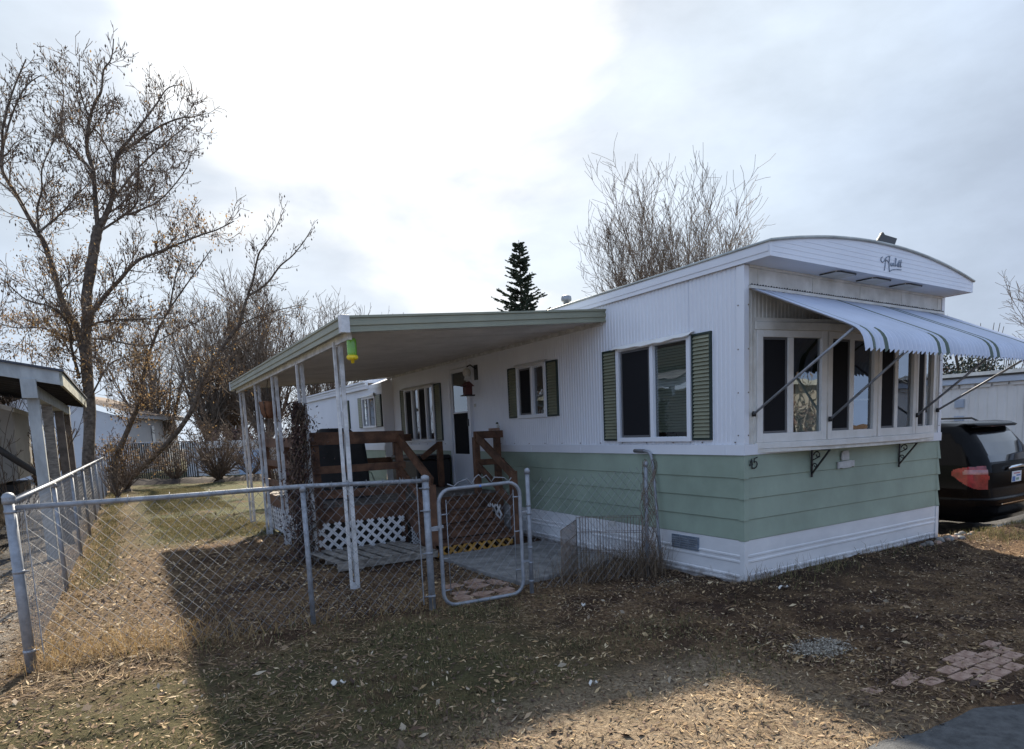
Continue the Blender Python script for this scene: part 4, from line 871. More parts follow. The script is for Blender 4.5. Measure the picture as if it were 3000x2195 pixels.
n_ = 6500; t = nr.uniform(0.03, 1, n_); a = nr.uniform(0, 6.28, n_); r = np.abs(nr.normal(0, .115, n_)) * (1.12 - .35 * t) * (.20 + 1.6 * vnoise(t * 7, a * 1.2, 1., 9) ** 1.2) * np.where(nr.random(n_) < .06, 2.2, 1)
pts = np.stack([-3.06 + r * np.cos(a) * 1.1 - .05 * (1 - t), 4.37 + r * np.sin(a), 2.02 * t], -1)
Vv, Fv = leaf_soup(pts, nr.uniform(.018, .055, n_), 1.1, 1.5); lo = big('leaf', Vv - np.array([-3.02, 4.5, 0]), Fv, M['pleaf']); lo.parent = vine
# pallet lying by the post
pl = thing('pallet', 'weathered grey wooden pallet lying on the ground in front of the deck', 'pallet', (-2.3, 3.85, 0))
px = [(-2.96, 3.42), (-1.70, 3.30)]
def pal(mb, s0, s1, t0, t1, z0, z1):
    def Q(s, t): return (-2.98 + s * .995 - t * .10 + .02, 3.42 + s * -.03 + t * .99)
    c4 = [Q(s0, t0), Q(s1, t0), Q(s1, t1), Q(s0, t1)]; mb.prism(c4, 'z', z0, z1)
for t0 in (0, .48, .92):
    mb = MB(); pal(mb, .05, 1.25, t0, t0 + .04, .03, .115); mb.build('stringer_board', M['pallet'], pl, .004)
for k in range(9):
    mb = MB(); s0 = .02 + k * .14 + rng.uniform(-.025, .025); pal(mb, s0, s0 + .082, -.01 + rng.uniform(-.02, .02), .97, .116, .134 + .002 * (k % 2)); mb.build('deck_board', M['pallet'], pl, .003)
mb = MB(); pal(mb, .0, .30, -.06, -.02, .03, .135); mb.build('end_block', M['pallet'], pl, .004)

# ================================================================ chain link fences
def mesh_wires(mb, a, b, z0, z1, step=.088, r=.00155, barbs=True, sag=None, miss=None):
    a = Vector((*a, 0)); b = Vector((*b, 0)); Lf = (b - a).length; u = (b - a) / Lf; nn = Vector((u.y, -u.x, 0)); H = z1 - z0; asp = 1.12   # rise per run
    for d in (1, -1):
        k = -H / asp
        while k < Lf + H / asp:
            s0, s1 = (k, k + H / asp) if d > 0 else (k + H / asp, k)
            ta, tb = 0., 1.; ds = s1 - s0
            t1, t2 = (0 - s0) / ds, (Lf - s0) / ds
            if t1 > t2: t1, t2 = t2, t1
            ta, tb = max(ta, t1), min(tb, t2)
            if tb - ta > .02 and not (miss and miss(k)):
                ns = 6 if (tb - ta) > .3 else 2; pts = []
                for i in range(ns + 1):
                    t = ta + (tb - ta) * i / ns; s = s0 + ds * t; q = a + u * s + Vector((0, 0, z0 + H * t)) + nn * (.003 * d)
                    if sag: q = q + sag(s / Lf, t)
                    pts.append(q)
                if tb > .999 and barbs:
                    pts.append(pts[-1] + u * (.012 * d) + Vector((0, 0, .022)))
                mb.tube(pts, r, 3, cap=False, sm=False)
            k += step
def tpost(mb, x, y, h, r=.024, cap=True):
    mb.lathe((x, y, 0), [(r, -.1), (r, h)], 12)
    if cap: mb.lathe((x, y, h - .03), [(r + .006, 0), (r + .007, .03), (r + .003, .045), (.008, .056)], 12)
def band(mb, x, y, z, r, d):
    mb.lathe((x, y, z - .011), [(r + .003, 0), (r + .004, .011), (r + .003, .022)], 12); mb.tube([(x, y, z), (x + d[0] * .06, y + d[1] * .06, z)], .006, 5)
CP, LP_, GP, HP, EP = (-5.555, 1.645), (-3.683, 1.437), (-2.705, 1.225), (-1.705, 1.153), (-.43, .905)
ff = thing('chain_link_fence', 'front run of galvanised chain link fence from the stout corner post to the gate', 'fence', (-4.1, 1.45, 0))
cb = mb = MB(); tpost(mb, *CP, 1.225, .033); mb.lathe((CP[0], CP[1], 1.215), [(.038, 0), (.040, .03), (.028, .050), (.008, .060)], 14)
dx = ((GP[0] - CP[0]) / 2.88, (GP[1] - CP[1]) / 2.88)
for z in (.15, .72, 1.14): band(mb, *CP, z, .033, dx)
mb.build('corner_post', M['galv'], ff)
mb = MB(); mb.box(CP[0] + .075, CP[0] + .081, CP[1] - .018, CP[1] - .004, .06, 1.17); mb.build('tension_bar', M['galv'], ff); mb = MB(); mb.box(GP[0] - .075, GP[0] - .069, GP[1] + .012, GP[1] + .026, .06, 1.15); mb.build('tension_bar', M['galv'], ff)
mb = MB(); tpost(mb, *LP_, 1.165, .021); mb.build('line_post', M['galv'], ff)
mb = MB(); tpost(mb, *GP, 1.19, .030)
for z in (.13, .52, .90, 1.10): band(mb, *GP, z, .030, (-dx[0], -dx[1]))
mb.build('gate_post', M['galv'], ff)
mb = MB(); mb.tube([(CP[0] + .03, CP[1], 1.165), (-4.6, 1.545, 1.168), (LP_[0], LP_[1], 1.180), (GP[0] - .02, GP[1] + .005, 1.165)], .019, 10); mb.build('top_rail', M['galv'], ff)
mb = MB()
def bulge(s, t): return Vector((0, -.01 * math.sin(3.1 * s) * math.sin(3.14 * t), .006 * math.sin(9 * s)))
mesh_wires(mb, (CP[0] + .08, CP[1] - .012), (LP_[0], LP_[1] - .026), .03, 1.175, sag=bulge); mesh_wires(mb, (LP_[0], LP_[1] - .026), (GP[0] - .07, GP[1] + .0), .03, 1.175, sag=bulge)
for s in np.linspace(.08, .92, 7):
    for A_, B_ in ((CP, LP_), (LP_, GP)):
        x, y = A_[0] + (B_[0] - A_[0]) * s, A_[1] + (B_[1] - A_[1]) * s; mb.tube([(x - .006, y - .028, 1.13), (x, y - .03, 1.178), (x + .005, y + .0, 1.205), (x + .008, y + .026, 1.17)], .0022, 4)
mb.build('wire_mesh', M['wire'], ff)
lf = thing('chain_link_fence', 'long side run of chain link fence leading back from the corner post', 'fence', (-5.55, 12, 0))
LY = [4.55, 7.15, 9.8, 12.5, 15.2, 17.9, 20.6, 23.2]
for y in LY:
    mb = MB(); tpost(mb, -5.535, y, 1.175, .021); mb.build('line_post', M['galv'], lf)
mb = MB(); mb.tube([(-5.555, 1.67, 1.20)] + [(-5.54, y, 1.197) for y in LY], .019, 10)
for y in (2.6, 3.6, 5.6): mb.lathe((-5.545, y, 1.196), [(.001, -.001), (.002, .001)], 4)
mb.build('top_rail', M['galv'], lf)
mb = MB(); mesh_wires(mb, (-5.575, 1.70), (-5.562, 9.8), .03, 1.20, r=.0014); mesh_wires(mb, (-5.562, 9.8), (-5.562, 23.2), .03, 1.20, r=.0018, step=.12); mb.build('wire_mesh', M['wire'], lf)
rf = thing('chain_link_fence', 'short sagging chain link fence without a top rail, between gate and home', 'fence', (-1.1, 1.05, 0))
mb = MB(); tpost(mb, *HP, 1.19, .021)
for z in (.12, .30, .45, .78, .86): band(mb, *HP, z, .021, (.3, -.05))
mb.build('hinge_post', M['galv'], rf)
mb = MB(); tpost(mb, -.43, .905, 1.19, .019); mb.build('end_post', M['galv'], rf)
mb = MB(); mesh_wires(mb, (HP[0] + .04, HP[1] - .01), (EP[0], EP[1]), .03, 1.10, sag=lambda s, t: Vector((.0, -.02 * math.sin(3.1 * s), -.03 * t * math.sin(3.1 * s) + .05 * t * s))); mb.build('wire_mesh', M['wire'], rf)
mb = MB()                                                     # leftover mesh rolled up round the end post
for k in range(95):
    a = rng.uniform(0, 6.28); r = rng.uniform(.035, .095); z = rng.uniform(.05, 1.1); d = rng.choice((1, -1)); pts = []
    for i in range(6): aa = a + d * i * .35; pts.append((-.40 + r * math.cos(aa), .90 + r * math.sin(aa), min(1.23, z + i * .045)))
    mb.tube(pts, .0028, 3, cap=False, sm=False)
mb.build('rolled_mesh', M['rust'], rf)
# gate
gt = thing('garden_gate', 'small chain link garden gate with rounded tube frame, hung slightly crooked', 'gate', (-2.2, 1.19, 0))
GA, GB = Vector((-2.595, 1.215, 0)), Vector((-1.79, 1.163, 0)); gu = (GB - GA).normalized()
def G(s, z): return tuple(GA + gu * s + Vector((0, 0, z)))
Wg = (GB - GA).length; rad = .12; pts = []
tilt = .0
def corner(cs, cz, a0): return [(cs + rad * math.cos(math.radians(a0 + 18 * k)), cz + rad * math.sin(math.radians(a0 + 18 * k))) for k in range(6)]
path = corner(Wg - rad, 1.09 - rad, 0) + corner(rad, 1.075 - rad, 90) + corner(rad, .015 + rad, 180) + corner(Wg - rad, -.005 + rad + .02, 270); path.append(path[0])
mb = MB(); mb.tube([G(s, z) for s, z in path], .0175, 10, cap=False); mb.build('tube_frame', M['galv'], gt)
mb = MB(); mesh_wires(mb, G(.07, 0)[:2], G(Wg - .075, 0)[:2], .09, 1.035, barbs=False); mb.build('wire_mesh', M['wire'], gt)
mb = MB(); mb.tube([G(.068, .12), G(.068, .98)], .004, 5)
for z in (.16, .45, .85): mb.tube([G(.0, z), G(.075, z)], .007, 5)
mb.build('tension_bar', M['galv'], gt)
mb = MB(); mb.tube([G(Wg - .07, .1), G(Wg - .07, 1.02)], .004, 5)
for z in (.25, .62, .95): mb.tube([G(Wg, z), G(Wg - .075, z)], .007, 5)
mb.build('tension_bar', M['galv'], gt)
mb = MB(); mb.bar(G(-.10, .735), G(.03, .745), .03, .028); mb.bar(G(-.09, .72), G(-.02, .72), .05, .012); mb.build('latch', M['galv'], gt, .004)
mb = MB()
for z in (.32, .80): mb.bar(G(Wg - .005, z), G(Wg + .075, z), .03, .022)
mb.build('hinge', M['galv'], gt, .003)
zz = [(.04, 1.12), (.10, 1.095), (.145, 1.13), (.23, 1.155), (.27, 1.10), (.31, 1.16), (.345, 1.185), (.38, 1.15), (.42, 1.175), (.47, 1.11), (.50, 1.15), (.60, 1.14), (.645, 1.10), (.675, 1.135)]
mb = MB(); mb.tube([G(s + .05, z) for s, z in zz], .0055, 6); mb.build('bent_wire', M['wire'], gt)
mb = MB(); mb.lathe(G(.40, 1.0735), [(.0185, -.001), (.019, 0), (.0185, .018), (.01, .0185)], 10); mb.build('blue_tape', M['bluefig'], gt)
# pole leaning on the house
cn = thing('bent_pole', 'grey metal pole with a bent grip end leaning against the green siding', 'pole', (-.12, 1.0, 0))
mb = MB(); mb.tube([(-.17, .97, -.02), (-.10, 1.10, .55), (-.055, 1.20, 1.08), (-.05, 1.225, 1.20), (-.05, 1.245, 1.255), (-.052, 1.28, 1.286), (-.056, 1.33, 1.295), (-.06, 1.36, 1.296)], .0165, 10); mb.build('shaft', M['galv'], cn)
mb = MB(); mb.tube([(-.057, 1.345, 1.2955), (-.066, 1.50, 1.297)], .0205, 10); mb.build('grip', M['cgrey'], cn)
# folded wire pet pen
pp = thing('wire_pen', 'rusty folding wire pet pen standing in the weeds behind the fence', 'pet pen', (-.8, 1.4, 0))
def pen(a, b, h, n):
    mb = MB(); a = Vector((*a, 0)); b = Vector((*b, 0))
    for i in range(n + 1): p = a + (b - a) * i / n; mb.tube([p, p + Vector((0, 0, h))], .0022 if 0 < i < n else .004, 4)
    for z in (.02, h * .36, h * .72, h): mb.tube([a + Vector((0, 0, z)), b + Vector((0, 0, z))], .0035, 4)
    mb.build('panel', M['rust'], pp)
pen((-1.38, 1.10), (-.82, 1.62), .58, 26); pen((-.82, 1.62), (-.30, 1.12), .60, 22); pen((-.74, 1.66), (-.22, 1.22), .60, 22)
mb = MB(); mb.box(-.60, -.50, 1.33, 1.335, .50, .56); mb.build('tag', M['stone'], pp)
# paver bricks
def paver():
    mb = MB(); mb.prism(rr(0, 0, .098, .05, .008, 2), 'z', -.04, .012); o = mb.build('paver', M['brick'], None, .004); return o
pv0 = paver(); used = False
def put_paver(x, y, a, sx, sy, label, group, rise=.0):
    global used
    o = pv0 if not used else pv0.copy()
    if used: COL.objects.link(o)
    used = True
    o.location = (x, y, float(gz(x, y)) - .004 + rise); o.rotation_euler = (rng.uniform(-.012, .012), rng.uniform(-.012, .012), a); o.scale = (sx, sy, 1)
    tag(o, label, 'paver', group)
for i in range(5):
    for j in range(4):
        if (i, j) in ((0, 3), (4, 0), (0, 0), (3, 3)): continue
        x = -.86 + i * .155 + j * .06 + rng.uniform(-.012, .012); y = -2.40 + j * .093 - i * .008 + rng.uniform(-.008, .008)
        put_paver(x, y, -.05 + rng.uniform(-.06, .06), .72, .82, 'red paver half sunk in dark leaf litter near the road', 'red pavers by the road')
for x, y, a in ((-1.34, -2.075, -.2), (-1.13, -2.13, .1), (-1.0, -2.23, -.1), (-1.02, -2.12, .15)): put_paver(x, y, a, .72, .82, 'red paver half sunk in dark leaf litter near the road', 'red pavers by the road', -.004)
for i in range(3):
    for j in range(4):
        x = -2.33 + i * .22 + j * .04 + rng.uniform(-.02, .02); y = 1.28 + j * .19 + rng.uniform(-.02, .02)
        put_paver(x, y, .25 + rng.uniform(-.15, .15), 1.0, 1.55, 'brownish paver set in bare dirt just inside the gate', 'pavers inside the gate')
for n2, (x, y, a, w, l, lab) in enumerate(((-3.87, -.02, .4, .05, .08, 'curled white leaf scrap lying on the shaded grass before the fence'), (.03, -.43, .1, .025, .15, 'white plastic strip lying in the dark grass at the corner of the home'), (-1.62, .42, .8, .03, .05, 'pale chip of paper on the ground right of the gate'), (-2.62, -1.05, .3, .02, .075, 'pale scrap at the sunlit edge of the litter'))):
    mb = MB(); z = float(gz(x, y)) + .02; P = [[(x + (i - 3) / 6 * l * math.cos(a) - (j - 1) * w / 2 * math.sin(a), y + (i - 3) / 6 * l * math.sin(a) + (j - 1) * w / 2 * math.cos(a), z + .015 * math.sin(i) + .012 * abs(j - 1)) for j in range(3)] for i in range(7)]
    mb.grid(P); P2 = [[(q[0], q[1], q[2] - .004) for q in r] for r in P]; mb.grid(P2, flip=True); tag(mb.build('scrap', M['wleaf']), lab, 'litter')
# ================================================================ vehicles
def car_body(name_root, x0, yrear, gz0, lev, Lw, m_paint, zones, nring=132, rear=1):
    """stack of rounded rings; lev = (z, half width, rear inset, front y, corner radius); zones(mid, normal-ish) -> part key"""
    lv = []
    for (a, b) in zip(lev[:-1], lev[1:]):
        n = max(1, int((b[0] - a[0]) / .011))
        for i in range(n): t = i / n; lv.append(tuple(a[k] + (b[k] - a[k]) * t for k in range(5)))
    lv.append(lev[-1])
    rings = []
    for z, hw, ri, fy, r in lv:
        pts = []; y0 = ri; y1 = fy; r = min(r, hw * .95)
        seg = []
        nc = 22
        for k in range(nc + 1): a = math.radians(180 + 90 * k / nc); seg.append((-hw + r + r * math.cos(a), y0 + r + r * math.sin(a)))
        for k in range(1, 24): t = k / 24; seg.append((-hw + r + (2 * hw - 2 * r) * t, y0))
        for k in range(nc + 1): a = math.radians(270 + 90 * k / nc); seg.append((hw - r + r * math.cos(a), y0 + r + r * math.sin(a)))
        for k in range(1, 70): t = (k / 70) ** 1.9; seg.append((hw, y0 + r + (y1 - r - y0 - r) * t))
        for k in range(9): a = math.radians(90 * k / 8); seg.append((hw - r + r * math.cos(a), y1 - r + r * math.sin(a)))
        for k in range(9): a = math.radians(90 + 90 * k / 8); seg.append((-hw + r + r * math.cos(a), y1 - r + r * math.sin(a)))
        for k in range(69, 0, -1): t = (k / 70) ** 1.9; seg.append((-hw, y0 + r + (y1 - r - y0 - r) * t))
        bow = .05 * rear
        rings.append([(x0 + x, yrear + y - (bow * (1 - (x / hw) ** 2) if y < r + y0 else 0), gz0 + z) for x, y in seg])
    n = len(rings[0]); parts = {}
    for i in range(len(rings) - 1):
        for j in range(n):
            q = [rings[i][j], rings[i][(j + 1) % n], rings[i + 1][(j + 1) % n], rings[i + 1][j]]
            c = [sum(p[k] for p in q) / 4 for k in range(3)]
            key = zones(c[0] - x0, c[1] - yrear, c[2] - gz0)
            parts.setdefault(key, []).append(q)
    top = rings[-1]; parts.setdefault('body', []).append(top)
    return parts
def parts_build(parts, mats, root):
    out = {}
    for key, qs in parts.items():
        mb = MB(); idx = {}
        for q in qs:
            f = []
            for p in q:
                kk = tuple(round(t, 5) for t in p)
                if kk not in idx: idx[kk] = len(mb.v); mb.v.append(p)
                f.append(idx[kk])
            if len(set(f)) > 2: mb.f.append(tuple(f)); mb.mi.append(0); mb.smooth.append(True)
        out[key] = mb.build(key, mats[key], root)
    return out
VX, VY, VG = 6.22, .06, -.25
van = thing('minivan', 'black minivan parked beyond the home, seen from its left rear corner', 'van', (VX, VY + 2.5, VG))
lev = [(.24, .86, .16, 4.95, .25), (.34, .94, .04, 5.05, .30), (.50, .975, .0, 5.1, .32), (.585, .98, .0, 5.1, .32), (.60, .965, .07, 5.1, .30), (.75, .985, .085, 5.1, .30), (.98, .985, .09, 5.0, .30), (1.09, .97, .11, 4.8, .30), (1.22, .935, .17, 4.0, .28), (1.40, .875, .28, 3.7, .26), (1.56, .81, .40, 3.4, .24), (1.645, .76, .48, 3.2, .24), (1.70, .68, .62, 3.0, .24), (1.72, .50, .90, 2.8, .2)]
def vz(x, y, z):
    ax = abs(x)
    if z < .585 and (y < .5): return 'bumper'
    if .735 < z < 1.075 and ax > .60 and y < .62:
        u = (z - .735) / .34                      # lamp sweeps to a point low on the tailgate and forward on the flank
        ym = .16 + .33 * min(1, u * 1.7) ** .8 - (.30 * ((u - .80) / .20) ** 2 if u > .80 else 0)
        if y < ym and ax > .775 + .05 * abs(u - .5): return 'reverse_lamp' if (.66 < u < .84 and y < .34) else 'tail_lamp'
    if 1.12 < z < 1.55:
        if y < .60 and ax < .72 - .12 * (z - 1.10) / .4: return 'rear_window'
        if ax > .78 - .0 * z and 1.13 < z < 1.47 and y > .70:
            if y < 1.55 - .0: 
                if y > .78 + (z - 1.13) * .9 and y < 1.52: return 'side_window'
            elif y < 2.55 and y > 1.62: return 'side_window'
            elif 2.65 < y < 3.7 - (z - 1.13) * 1.6: return 'side_window'
    if z > 1.66: return 'roof'
    return 'body'
ps = car_body('minivan', VX, VY, VG, lev, 5, M['paint_blk'], vz)
M['rev'] = mat('pale_pink_lamp', (.30, .13, .13), .12, 0, .3, 12, coat=.6)
for _k, _m in (('tail_lamp', 'tail'), ('reverse_lamp', 'rev'), ('side_window', 'cglass')):
    _t = ps.pop(_k)
    for _s in (-1, 1): parts_build({_k: [q for q in _t if (q[0][0] - VX) * _s > 0]}, {_k: M[_m]}, van)
vp = parts_build(ps, dict(body=M['paint_blk'], bumper=M['paint_blk'], tail_lamp=M['tail'], rear_window=M['cglass'], side_window=M['cglass'], roof=M['paint_blk']), van)
mb = MB(); P = []
for i in range(15):
    x = -.66 + 1.32 * i / 14; b = .05 * (1 - (x / .7) ** 2); P.append([(VX + x, VY + .62 - b, VG + 1.725), (VX + x, VY + .40 - b, VG + 1.70), (VX + x, VY + .31 - b, VG + 1.655), (VX + x, VY + .34 - b, VG + 1.63), (VX + x, VY + .52 - b, VG + 1.635)])
mb.grid(P); mb.build('spoiler', M['paint_blk'], van)
mb = MB(); mb.box(VX - .28, VX + .28, VY + .285, VY + .31, VG + 1.635, VG + 1.655); mb.build('brake_lamp', M['tail'], van)
for s in (-1, 1):
    mb = MB(); mb.tube([(VX + s * .62, VY + .85, VG + 1.71), (VX + s * .62, VY + .95, VG + 1.765), (VX + s * .62, VY + 2.6, VG + 1.77), (VX + s * .62, VY + 2.75, VG + 1.72)], .016, 8); mb.build('roof_rail', M['black'], van)
    for yy in (1.05, 3.95):
        mb = MB(); cx = VX + s * .86
        mb.add(*[[(cx + dx, VY + yy + r * math.cos(a), VG + .335 + r * math.sin(a)) for dx, r in ((-.1, .20), (-.1, .32), (-.07, .335), (.07, .335), (.1, .32), (.1, .20)) for a in np.linspace(0, 2 * math.pi, 29)[:-1]],
                 [(i * 28 + j, i * 28 + (j + 1) % 28, (i + 1) * 28 + (j + 1) % 28, (i + 1) * 28 + j) for i in range(5) for j in range(28)]], 0, True)
        w = mb.build('wheel', M['rubber'], van); mb = MB(); mb.add([(cx + s * .085, VY + yy + .205 * math.cos(a), VG + .335 + .205 * math.sin(a)) for a in np.linspace(0, 2 * math.pi, 25)[:-1]], [tuple(range(24))]); mb.build('rim', M['silver'], w)
mb = MB(); mb.tube([(VX - .30, VY + .03, VG + 1.00), (VX - .27, VY + .0, VG + 1.035), (VX, VY - .01, VG + 1.045), (VX + .27, VY + .0, VG + 1.035), (VX + .30, VY + .03, VG + 1.00)], .022, 8); mb.build('chrome_trim', M['chrome'], van)
mb = MB(); mb.tube([(VX + .05, VY + .14, VG + 1.13), (VX - .18, VY + .175, VG + 1.20), (VX - .42, VY + .235, VG + 1.26)], .011, 6); mb.build('rear_wiper', M['rubber'], van)
mb = MB(); mb.box(VX - .165, VX + .155, VY + .028, VY + .036, VG + .80, VG + .96); pt = mb.build('licence_plate', M['plate'], van, .004)
mb = MB(); mb.box(VX - .155, VX - .06, VY + .0255, VY + .0275, VG + .81, VG + .885, 0); mb.box(VX - .11, VX + .09, VY + .0255, VY + .0275, VG + .922, VG + .938, 1); mb.box(VX - .03, VX + .07, VY + .0255, VY + .0275, VG + .825, VG + .86, 2); mb.box(VX - .02, VX + .12, VY + .0255, VY + .0275, VG + .885, VG + .905, 0)
mb.build('plate_marking', [M['plblue'], M['plred'], M['plgreen']], pt)
mb = MB(); mb.box(VX - .66, VX + .66, VY - .056, VY - .045, VG + .52, VG + .532); mb.build('bumper_trim', M['chrome'], van)
# silver car half out of frame
sc = thing('silver_car', 'silver car showing only its windscreen pillar at the right edge behind the van', 'car', (13.0, 2.6, 0))
lev2 = [(.22, 2.1, .1, 1.7, .2), (.40, 2.2, .0, 1.8, .3), (.70, 2.2, .0, 1.8, .35), (.88, 2.15, .03, 1.77, .4), (.93, 1.6, .1, 1.7, .4), (1.15, 1.3, .22, 1.58, .35), (1.35, .95, .32, 1.48, .3), (1.42, .7, .4, 1.4, .3)]
def sz_(x, y, z):
    if .96 < z < 1.34: return 'window' if (abs(((abs(x)) * 1.0) - (1.42 - (z - .96) * .8)) > .10) else 'body'
    return 'body'
ps = car_body('silver_car', 13.35, 1.55, -.27, lev2, 4, M['silver'], sz_, rear=0)
parts_build(ps, dict(body=M['silver'], window=M['cglass']), sc)
for cx, cy in ((12.0, 1.6), (14.7, 1.6), (12.0, 3.3), (14.7, 3.3)):
    mb = MB(); mb.tube([(cx, cy - .1, .03), (cx, cy + .1, .03)], .31, 20, sm=False); mb.build('wheel', M['rubber'], sc)

# ================================================================ neighbouring homes
M['vl'] = mat('pale_blue_vent', (.30, .35, .43), .5)
nh = thing('mobile_home', 'pale blue-white mobile home with flat eave across the drive, behind the van', 'mobile home', (14.5, 3, 0))
mb = MB(); corr_wall(mb, 'y', -6, 8.5, .5, 2.30, 12, -1, [(1.1, 2.05, .75, 2.0)], pitch=.2, dep=.012); mb.box(12.02, 15.5, -6, 8.5, .4, 2.3); mb.build('wall', M['farwhite'], nh)
mb = MB(); mb.box(11.86, 15.7, -6.2, 8.7, 2.30, 2.47); mb.build('fascia', mat('blue_grey_fascia', (.34, .39, .47), .5, 0, .1, 2), nh)
mb = MB(); mb.box(11.80, 15.76, -6.25, 8.75, 2.475, 2.555); mb.build('eave', M['cream'], nh)
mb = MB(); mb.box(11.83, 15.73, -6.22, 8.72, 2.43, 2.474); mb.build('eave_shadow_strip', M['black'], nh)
mb = MB(); 
for i in range(40): y = -5.9 + i * .35; mb.box(11.95, 11.985, y, y + .30, 2.20 + rng.uniform(0, .03), 2.285)
mb.build('scalloped_trim', M['farwhite'], nh)
mb = MB(); mb.box(11.93, 12.0, 1.0, 1.1, .7, 2.06); mb.box(11.93, 12.0, 2.05, 2.15, .7, 2.06); mb.box(11.93, 12.0, 1.1, 2.05, 1.99, 2.06); w = mb.build('window', M['farwhite'], nh)
mb = MB(); mb.box(11.97, 11.98, 1.1, 2.05, .75, 1.99); mb.build('pane', M['cglass'], w)
for z in (1.35, 1.75):
    mb = MB(); mb.box(11.94, 11.985, 3.42, 3.62, z, z + .2)
    for k in range(5): mb.box(11.93, 11.94, 3.43, 3.61, z + .02 + k * .035, z + .035 + k * .035)
    mb.build('vent', M['vl'], nh)
bh = thing('neighbour_house', 'white neighbour house with tan shingle roof behind the black slatted fence', 'house', (-5, 43, 0))
def P3(x, y, z): return (x, y, z)
A_, B_ = Vector((-4.75, 36.4, 0)), Vector((-2.1, 43.2, 0)); u_ = (B_ - A_).normalized(); n_u = Vector((u_.y, -u_.x, 0))
def bq(m, s0, s1, z0, z1, d=0, dd=.05, mi=0):
    a = A_ + u_ * s0 + n_u * d; b = A_ + u_ * s1 + n_u * d; m.add([a + Vector((0, 0, z0)), b + Vector((0, 0, z0)), b + Vector((0, 0, z1)), a + Vector((0, 0, z1)), a - n_u * dd + Vector((0, 0, z0)), b - n_u * dd + Vector((0, 0, z0)), b - n_u * dd + Vector((0, 0, z1)), a - n_u * dd + Vector((0, 0, z1))], [(0, 1, 2, 3), (7, 6, 5, 4), (3, 2, 6, 7), (0, 3, 7, 4), (1, 5, 6, 2), (0, 4, 5, 1)], mi)
Lb = (B_ - A_).length
n_u = Vector((u_.y, -u_.x, 0)); mb = MB(); bq(mb, 0, Lb, 0, 2.98, 0, 8)
mb.add([A_ + Vector((0, 0, 2.98)), A_ - n_u * 8 + Vector((0, 0, 2.98)), A_ - n_u * 4 + Vector((0, 0, 4.3))], [(0, 1, 2)]); mb.build('wall', M['farwhite'], bh)
mb = MB(); bq(mb, -.3, Lb + .3, 2.99, 3.22, .35, .2); mb.build('fascia', M['farwhite'], bh)
mb = MB(); e0, e1 = A_ - u_ * .5 + n_u * .45, B_ + u_ * .4 + n_u * .45; rg0, rg1 = A_ - u_ * .5 - n_u * 4, B_ + u_ * .4 - n_u * 4
mb.add([e0 + Vector((0, 0, 3.22)), e1 + Vector((0, 0, 3.22)), rg1 + Vector((0, 0, 4.55)), rg0 + Vector((0, 0, 4.55)), e1 - n_u * 8.9 + Vector((0, 0, 3.22)), e0 - n_u * 8.9 + Vector((0, 0, 3.22))], [(0, 1, 2, 3), (4, 5, 3, 2)]); mb.build('roof', M['tan_roof'], bh)
for s0, z0, z1 in ((3.1, 1.55, 2.6), (3.4, 1.15, 1.4)):
    mb = MB(); bq(mb, s0, s0 + .38, z0, z1, .04, .03); mb.build('window', M['cglass'], bh)
bs = thing('storage_shed', 'low pale blue-grey shed beyond the back fence with tarp over its side', 'shed', (-1, 30, 0))
mb = MB(); mb.prism([(-2.6, 30.6), (.75, 28.7), (1.6, 30.5), (-1.8, 32.3)], 'z', 0, 1.30); mb.build('wall', M['farwhite'], bs)
mb = MB(); mb.prism([(-2.75, 30.6), (.8, 28.55), (1.7, 30.6), (-1.8, 32.5)], 'z', 1.305, 1.62); mb.build('roof', M['cream'], bs)
mb = MB(); mb.prism([(-.55, 29.40), (.76, 28.66), (.78, 28.69), (-.53, 29.43)], 'z', .0, 1.12); mb.build('tarp', M['blue'], bs)
mb = MB(); mb.prism([(-1.5, 29.93), (-1.38, 29.86), (-1.34, 29.93), (-1.46, 30.0)], 'z', .05, 1.25); mb.build('door', M['cream'], bs)
# black slatted fence at the back of the yard
sf = thing('slatted_fence', 'black chain link privacy fence with vertical slats across the back of the yard', 'fence', (-3.8, 27.9, 0))
a_, b_ = Vector((-5.6, 28.9, 0)), Vector((-2.45, 26.95, 0)); uu = (b_ - a_).normalized(); Lf = (b_ - a_).length; mb = MB(); s = 0
while s < Lf:
    p = a_ + uu * s; mb.bar(p + Vector((0, 0, .02)), p + Vector((0, 0, 1.60 + rng.uniform(-.02, .02))), .012, .074, up=(uu.y, -uu.x, 0)); s += .092
mb.build('slat', M['slat'], sf)
mb = MB(); mb.tube([a_ + Vector((0, 0, 1.64)), b_ + Vector((0, 0, 1.64))], .025, 8); mb.build('top_rail', M['galv'], sf)
for t in (0, .5, 1): mb = MB(); p = a_ + uu * Lf * t; mb.tube([p, p + Vector((0, 0, 1.68))], .03, 8); mb.build('fence_post', M['galv'], sf)
bf = thing('chain_link_fence', 'low chain link fence at the far back in front of the pale shed', 'fence', (0, 26, 0))
mb = MB(); mesh_wires(mb, (-2.4, 26.9), (1.6, 24.6), .02, 1.25, step=.16, r=.004, barbs=False); mb.build('wire_mesh', M['galv'], bf)
mb = MB(); mb.tube([(-2.4, 26.9, 1.27), (1.6, 24.6, 1.27)], .022, 8); mb.build('top_rail', M['galv'], bf)
mb = MB(); rows = []
for i in range(40):
    t = i / 39; c = Vector((-5.4, 26.6, 0)) + (Vector((2.4, 22.6, 0)) - Vector((-5.4, 26.6, 0))) * t; h = .16 + .10 * rng.random()
    rows.append([tuple(c + Vector((.44, .83, 0)) * d + Vector((0, 0, z))) for d, z in ((-.7, -.05), (-.35, h * .6), (0, h), (.35, h * .7), (.7, -.05))])
mb.grid(rows, flip=True); tag(mb.build('soil_bank', M['soil']), kind='structure')

